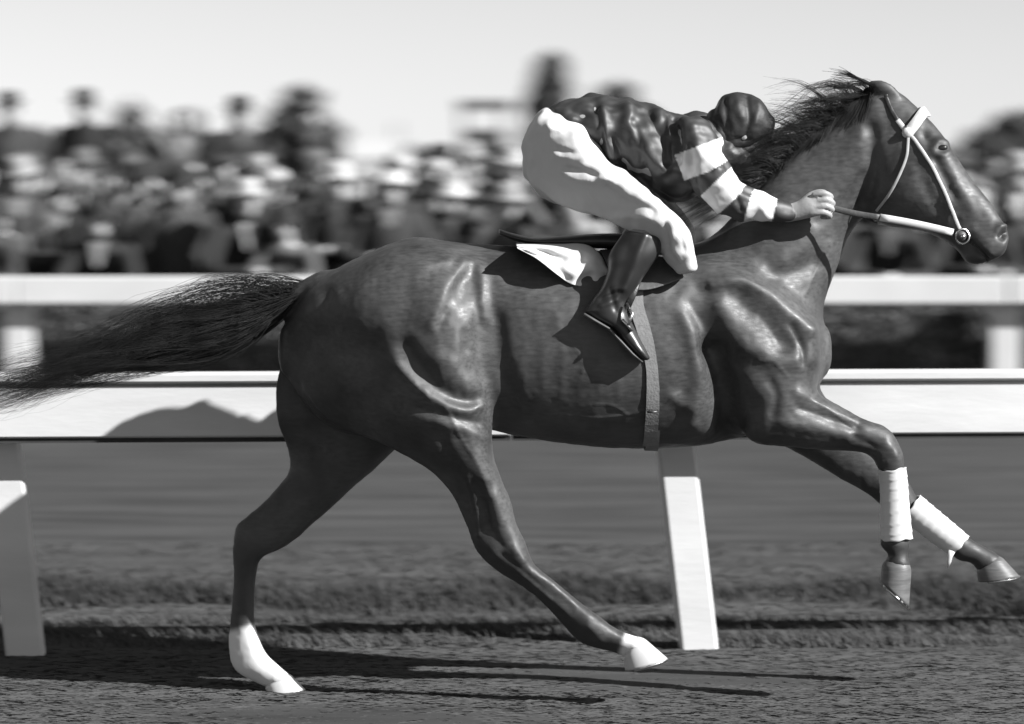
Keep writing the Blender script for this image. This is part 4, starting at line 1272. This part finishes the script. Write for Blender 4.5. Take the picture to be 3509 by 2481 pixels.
def lathe(profile, n=18, sx=1.0, sy=1.12, name="hat"):
    vs, fs = [], []
    for r, z in profile:
        for k in range(n):
            a = 2 * math.pi * k / n
            vs.append((r * sx * math.cos(a), r * sy * math.sin(a), z))
    for i in range(len(profile) - 1):
        for k in range(n):
            j = (k + 1) % n
            fs.append((i * n + k, i * n + j, (i + 1) * n + j, (i + 1) * n + k))
    fs.append(tuple(range((len(profile) - 1) * n, len(profile) * n)))
    me = bpy.data.meshes.new(name)
    me.from_pydata(vs, [], fs)
    me.polygons.foreach_set("use_smooth", [True] * len(fs))
    me.materials.append(None)
    return me
HATS = {"brimmed hat": lathe([(.155, .018), (.150, .024), (.09, .006), (.086, .03), (.088, .085), (.078, .12), (.05, .128), (.02, .108), (.003, .104)]),
        "flat cap": lathe([(.085, -.01), (.125, .012), (.128, .035), (.10, .060), (.05, .072), (.003, .074)], sy=1.25),
        "straw boater": lathe([(.150, .010), (.150, .018), (.088, .016), (.088, .085), (.086, .088), (.003, .089)]),
        "cloche hat": lathe([(.118, -.035), (.10, -.01), (.098, .04), (.088, .09), (.055, .118), (.003, .126)])}
HAIR = lathe([(.086, -.05), (.088, .02), (.078, .07), (.045, .10), (.003, .106)], name="hair")
def tie_mesh():
    b = MB().box((0, 0, 0), (.05, .012, .16), None, .003)
    me = bpy.data.meshes.new("shirt_front"); me.from_pydata(b.v, [], b.f); me.materials.append(None)
    return me
def shirt_mesh():
    vs = [(-.055, 0, .10), (.055, 0, .10), (.012, -.006, -.10), (-.012, -.006, -.10), (-.055, .02, .10), (.055, .02, .10), (.012, .02, -.10), (-.012, .02, -.10)]
    me = bpy.data.meshes.new("shirt_front"); me.from_pydata(vs, [], [(0, 3, 2, 1), (0, 1, 5, 4), (1, 2, 6, 5), (2, 3, 7, 6), (3, 0, 4, 7)]); me.materials.append(None)
    return me
SHIRT = shirt_mesh()
POSES = ("stand", "lean", "raise", "fold")
BODY = {p: figure(p, "body") for p in POSES}
COAT = {p: figure(p, "coat") for p in POSES}
DRESS = {p: figure(p, "dress") for p in ("stand", "lean")}
TROUSERS = figure("stand", "trousers")
TONES = {"black": mat("cloth_black", .016, .85), "dark grey": mat("cloth_dark_grey", .035, .85, var=.2), "grey": mat("cloth_grey", .10, .85, var=.15), "pale": mat("cloth_pale", .27, .85, var=.1), "white": mat("cloth_white", .42, .8)}
m_skin_c = mat("crowd_skin", .36, .55, var=.1)
m_hair_c = mat("crowd_hair", .03, .6)

def part_copy(name, me, m, parent, loc=(0, 0, 0), scale=None, rot=None):
    o = bpy.data.objects.new(name, me)
    COL.objects.link(o)
    o.parent = parent
    o.location = loc
    if scale: o.scale = scale
    if rot: o.rotation_euler = rot
    o.material_slots[0].link = 'OBJECT'
    o.material_slots[0].material = m
    return o

PHRASE = {"stand": "arms down", "lean": "leaning forward", "raise": "one hand raised", "fold": "arms folded"}
def spectator(x, y, pose, woman, tone, hat, htone, height, turn, where, shirt="pale"):
    p = empty("person", (x, y, float(bank(y)) - .005))
    k = height / 1.72
    p.scale = (k * random.uniform(.96, 1.08), k, k)
    p.rotation_euler.z = turn
    if woman and pose not in DRESS: pose = "stand"
    J, _ = pose_points(pose)
    part_copy("body", BODY[pose], m_skin_c, p)
    if woman: part_copy("dress", DRESS[pose], TONES[tone], p)
    else:
        part_copy("coat", COAT[pose], TONES[tone], p)
        part_copy("trousers", TROUSERS, TONES["black" if tone in ("black", "dark grey") else "dark grey"], p)
        c = J["chest"]
        part_copy("shirt_front", SHIRT, TONES[shirt], p, (0, c[1] - .118, c[2] - .01), None, (-.15 if pose == "lean" else .1, 0, 0))
    h = J["head"]
    part_copy("hair", HAIR, m_hair_c, p, (h[0], h[1] + .022, h[2] + .015))
    if hat: part_copy("hat", HATS[hat], TONES[htone], p, (h[0], h[1] + .004, h[2] + .045), None, (.12 + random.uniform(-.1, .1), random.uniform(-.08, .08), 0))
    w = "woman in %s dress" % tone if woman else "man in %s coat" % tone
    hh = ("%s %s" % (htone, hat)) if hat else "no hat"
    lab = "%s and %s, %s, %s" % (w, hh, PHRASE[pose], where)
    tag(p, lab, "person", lab)
    return p

random.seed(21)
USED = set()
ROWW = ["front row", "second row", "third row", "fourth row", "fifth row", "sixth row", "seventh row"]
for r in range(7):
    y = 12.50 + .66 * r
    n = 27 + r
    for i in range(n):
        x = (i - (n - 1) / 2) * (.45 + .008 * r) + random.uniform(-.14, .14) + (.25 if r % 2 else 0)
        if r == 0 and random.random() < .08: continue
        for _try in range(60):
            woman = random.random() < .18
            tone = random.choices(("black", "dark grey", "grey", "pale", "white"), (50, 32, 12, 4, 2))[0]
            hat = random.choices(("brimmed hat", "flat cap", "straw boater", None), (48, 24, 8, 20))[0]
            if woman: hat = "cloche hat"
            ht = random.choices(("black", "dark grey", "grey", "pale", "white"), (32, 28, 20, 15, 5))[0]
            if hat == "straw boater": ht = "white"
            pose = random.choices(("lean", "stand", "fold"), (70, 15, 15))[0] if r == 0 else random.choices(("stand", "fold", "raise"), (62, 22, 16))[0]
            if woman and pose not in ("stand", "lean"): pose = "stand"
            key = (woman, tone, hat, ht if hat else None, pose, r)
            if key not in USED: break
        USED.add(key)
        spectator(x, y + random.uniform(-.12, .12) + (.0 if pose == "lean" else .08), pose, woman, tone, hat, ht, random.uniform(1.56, 1.78) - (.10 if woman else 0) - (.06 if r < 2 else 0), random.uniform(-.5, .5), ROWW[r], random.choice(("grey", "pale", "white", "grey")))
# a few who stand higher on top of the bank
for u, pose, tone, hat, ht, hgt, sh in ((292, "stand", "black", "brimmed hat", "dark grey", 1.72, "black"), (815, "fold", "black", "brimmed hat", "black", 1.66, "grey"), (470, "raise", "grey", "flat cap", "grey", 1.58, "grey"),
                                    (620, "stand", "grey", None, None, 1.60, "pale"), (1075, "stand", "dark grey", "flat cap", "grey", 1.66, "pale"), (30, "stand", "dark grey", "brimmed hat", "black", 1.70, "dark grey")):
    y = 18.35
    spectator((u - CX) / FPX * (D0 + y), y, pose, False, tone, hat, ht, hgt, random.uniform(-.4, .4), "on the bank top", sh)

# ------------------------------------------------------------------ trees, judges' box and marquee far behind
m_leaf = mat("leaves", .07, rough=.7, var=.4, scale=1.2)
m_bark = mat("bark", .06, rough=.9, var=.3, scale=6)
def tree(name, x, y, height, lobes, label, n=2600, leaf=.22, trunk=.22):
    z0 = float(bank(y)) - .1
    t = empty(name, (x, y, z0))
    tag(t, label, "tree")
    b = MB().tube([(x, y, z0), (x + .05, y, z0 + height * .3), (x - .05, y, z0 + height * .62)], [trunk, trunk * .75, trunk * .35], 10)
    for k in range(7):
        a = k * 2.4; q = .35 + .07 * k
        l = lobes[k % len(lobes)]
        b.tube([(x, y, z0 + height * q * .8), (x + l[0] * .5 + .3 * math.cos(a), y + .5 * math.sin(a), z0 + height * (q * .8 + .12)), (x + l[0] + .6 * l[3] * math.cos(a), y + l[1] + .6 * l[3] * math.sin(a), z0 + l[2])], [trunk * .45, trunk * .28, trunk * .08], 6)
    b.build("trunk", m_bark, t)
    w = np.array([l[3] * l[3] * l[4] for l in lobes]); w /= w.sum()
    idx = RNG.choice(len(lobes), n, p=w)
    L = np.array(lobes)[idx]
    d = RNG.normal(0, 1, (n, 3)); d /= np.linalg.norm(d, axis=1, keepdims=True)
    rad = RNG.uniform(.45, 1.0, n) ** .6 * (1 + .16 * np.sin(5 * d[:, 0] + 7 * d[:, 2] + idx))
    c = np.stack([x + L[:, 0] + d[:, 0] * rad * L[:, 3], y + L[:, 1] + d[:, 1] * rad * L[:, 3], z0 + L[:, 2] + d[:, 2] * rad * L[:, 4]], -1)
    a = RNG.normal(0, 1, (n, 3)); a /= np.linalg.norm(a, axis=1, keepdims=True)
    e = np.cross(a, RNG.normal(0, 1, (n, 3))); e /= np.linalg.norm(e, axis=1, keepdims=True)
    s = leaf * RNG.uniform(.5, 1.2, (n, 1))
    V = np.stack([c - a * s, c + e * s * .45, c + a * s, c - e * s * .45], 1).reshape(-1, 3)
    mesh_obj("crown", V, (np.arange(n)[:, None] * 4 + np.arange(4)).tolist(), m_leaf, t, False)
def far(u, v, d):
    return (u - CX) / FPX * d, d - D0, CAMH - (v - HY) / FPX * d
def tree_at(name, u, vtop, d, lobes_px, label, **k):
    """crown lobes given as (du, v, half width px, half height px) at the tree's distance"""
    x, y, zt = far(u, vtop, d)
    z0 = float(bank(y)) - .1
    sc = d / FPX
    lobes = [(du * sc, 0, far(u, v, d)[2] - z0, rw * sc, rh * sc) for du, v, rw, rh in lobes_px]
    tree(name, x, y, zt - z0, lobes, label, **k)
tree_at("poplar_tree", 1885, 185, 105, [(0, 262, 62, 82), (-8, 350, 80, 90), (10, 440, 95, 90), (0, 520, 90, 80)], "tall narrow dark tree standing above the crowd behind the jockey's back")
tree_at("broad_tree", 1030, 290, 95, [(0, 375, 80, 80), (-20, 450, 110, 80), (40, 470, 110, 70), (0, 540, 150, 70)], "broad round-topped tree behind the crowd", n=3200)
tree_at("small_tree", 450, 350, 120, [(0, 420, 60, 70), (20, 490, 110, 60), (-10, 545, 160, 50)], "low bushy tree with a peaked top behind the men on the bank")
tree_at("small_tree", 640, 375, 125, [(0, 430, 50, 55), (0, 500, 100, 60), (10, 560, 140, 50)], "low bushy tree beside the broad round-topped tree")
tree_at("low_tree", 60, 440, 120, [(0, 500, 160, 60), (60, 550, 170, 50)], "wide low tree at the far end of the crowd beside the left rail post")
tree_at("hedge_tree", 2110, 285, 110, [(0, 340, 70, 55), (20, 420, 120, 70), (0, 510, 140, 80)], "dark bushy tree next to the tall narrow tree")
tree_at("spreading_tree", 3500, 380, 115, [(0, 440, 110, 60), (-60, 490, 150, 60), (30, 540, 180, 70)], "spreading pale tree beyond the horse's nose", n=3200)
tree_at("low_tree", 3060, 500, 125, [(0, 550, 220, 50), (150, 580, 220, 50)], "long low tree line seen under the horse's chin")
tree_at("low_tree", 1360, 495, 125, [(0, 560, 150, 55), (120, 580, 160, 45)], "low bushes beside the white marquee")

m_board = mat("dark_board", .045, rough=.8, var=.3, scale=3)
m_roof = mat("grey_roof", .10, rough=.7)
def judges_box():
    d = 70
    sc = d / FPX
    x, y, _ = far(1655, 500, d)
    z = lambda v: CAMH - (v - HY) / FPX * d
    z0 = float(bank(y))
    o = empty("judges_box", (x, y, z0))
    tag(o, "dark raised judges' box with an open front under a flat roof", "judges box")
    w = 150 * sc
    MB().box((x, y, (z(445) + z(575)) / 2), (w, .9, z(445) - z(575)), None, .01).build("wall", m_board, o, False)
    MB().box((x + .06, y, (z(345) + z(375)) / 2), (w * 1.25, 1.2, z(345) - z(375)), None, .01).build("roof", m_roof, o, False)
    for sx in (-1, 1):
        for sy in (-1, 1):
            MB().box((x + sx * w * .46, y + sy * .40, (z(374) + z0) / 2), (.075, .075, z(374) - z0)).build("post", m_board, o, False)
    MB().box((x, y, z(576) - .03), (w * 1.05, 1.0, .06)).build("floor", m_board, o, False)
judges_box()
def marquee():
    d = 90
    sc = d / FPX
    x, y, _ = far(1290, 500, d)
    z = lambda v: CAMH - (v - HY) / FPX * d
    z0 = float(bank(y))
    o = empty("marquee", (x, y, z0))
    tag(o, "white canvas marquee with a sloping roof behind the crowd", "tent")
    w, dp = 230 * sc, 2.0
    rz, ez = z(478), z(545)
    vs = [(x - w / 2, y - dp / 2, ez), (x + w / 2, y - dp / 2, ez), (x + w / 2, y + dp / 2, ez), (x - w / 2, y + dp / 2, ez), (x - w * .30, y, rz), (x + w * .30, y, rz)]
    mesh_obj("roof", vs, [(0, 1, 5, 4), (2, 3, 4, 5), (1, 2, 5), (3, 0, 4)], TONES["white"], o, False)
    MB().box((x, y, (ez + z0) / 2), (w * .97, dp * .97, ez - z0 - .01)).build("wall", TONES["white"], o, False)
    MB().tube([(x + w * .30, y, rz - .2), (x + w * .30, y, rz + .5)], .03, 8).build("pole", m_board, o)
marquee()
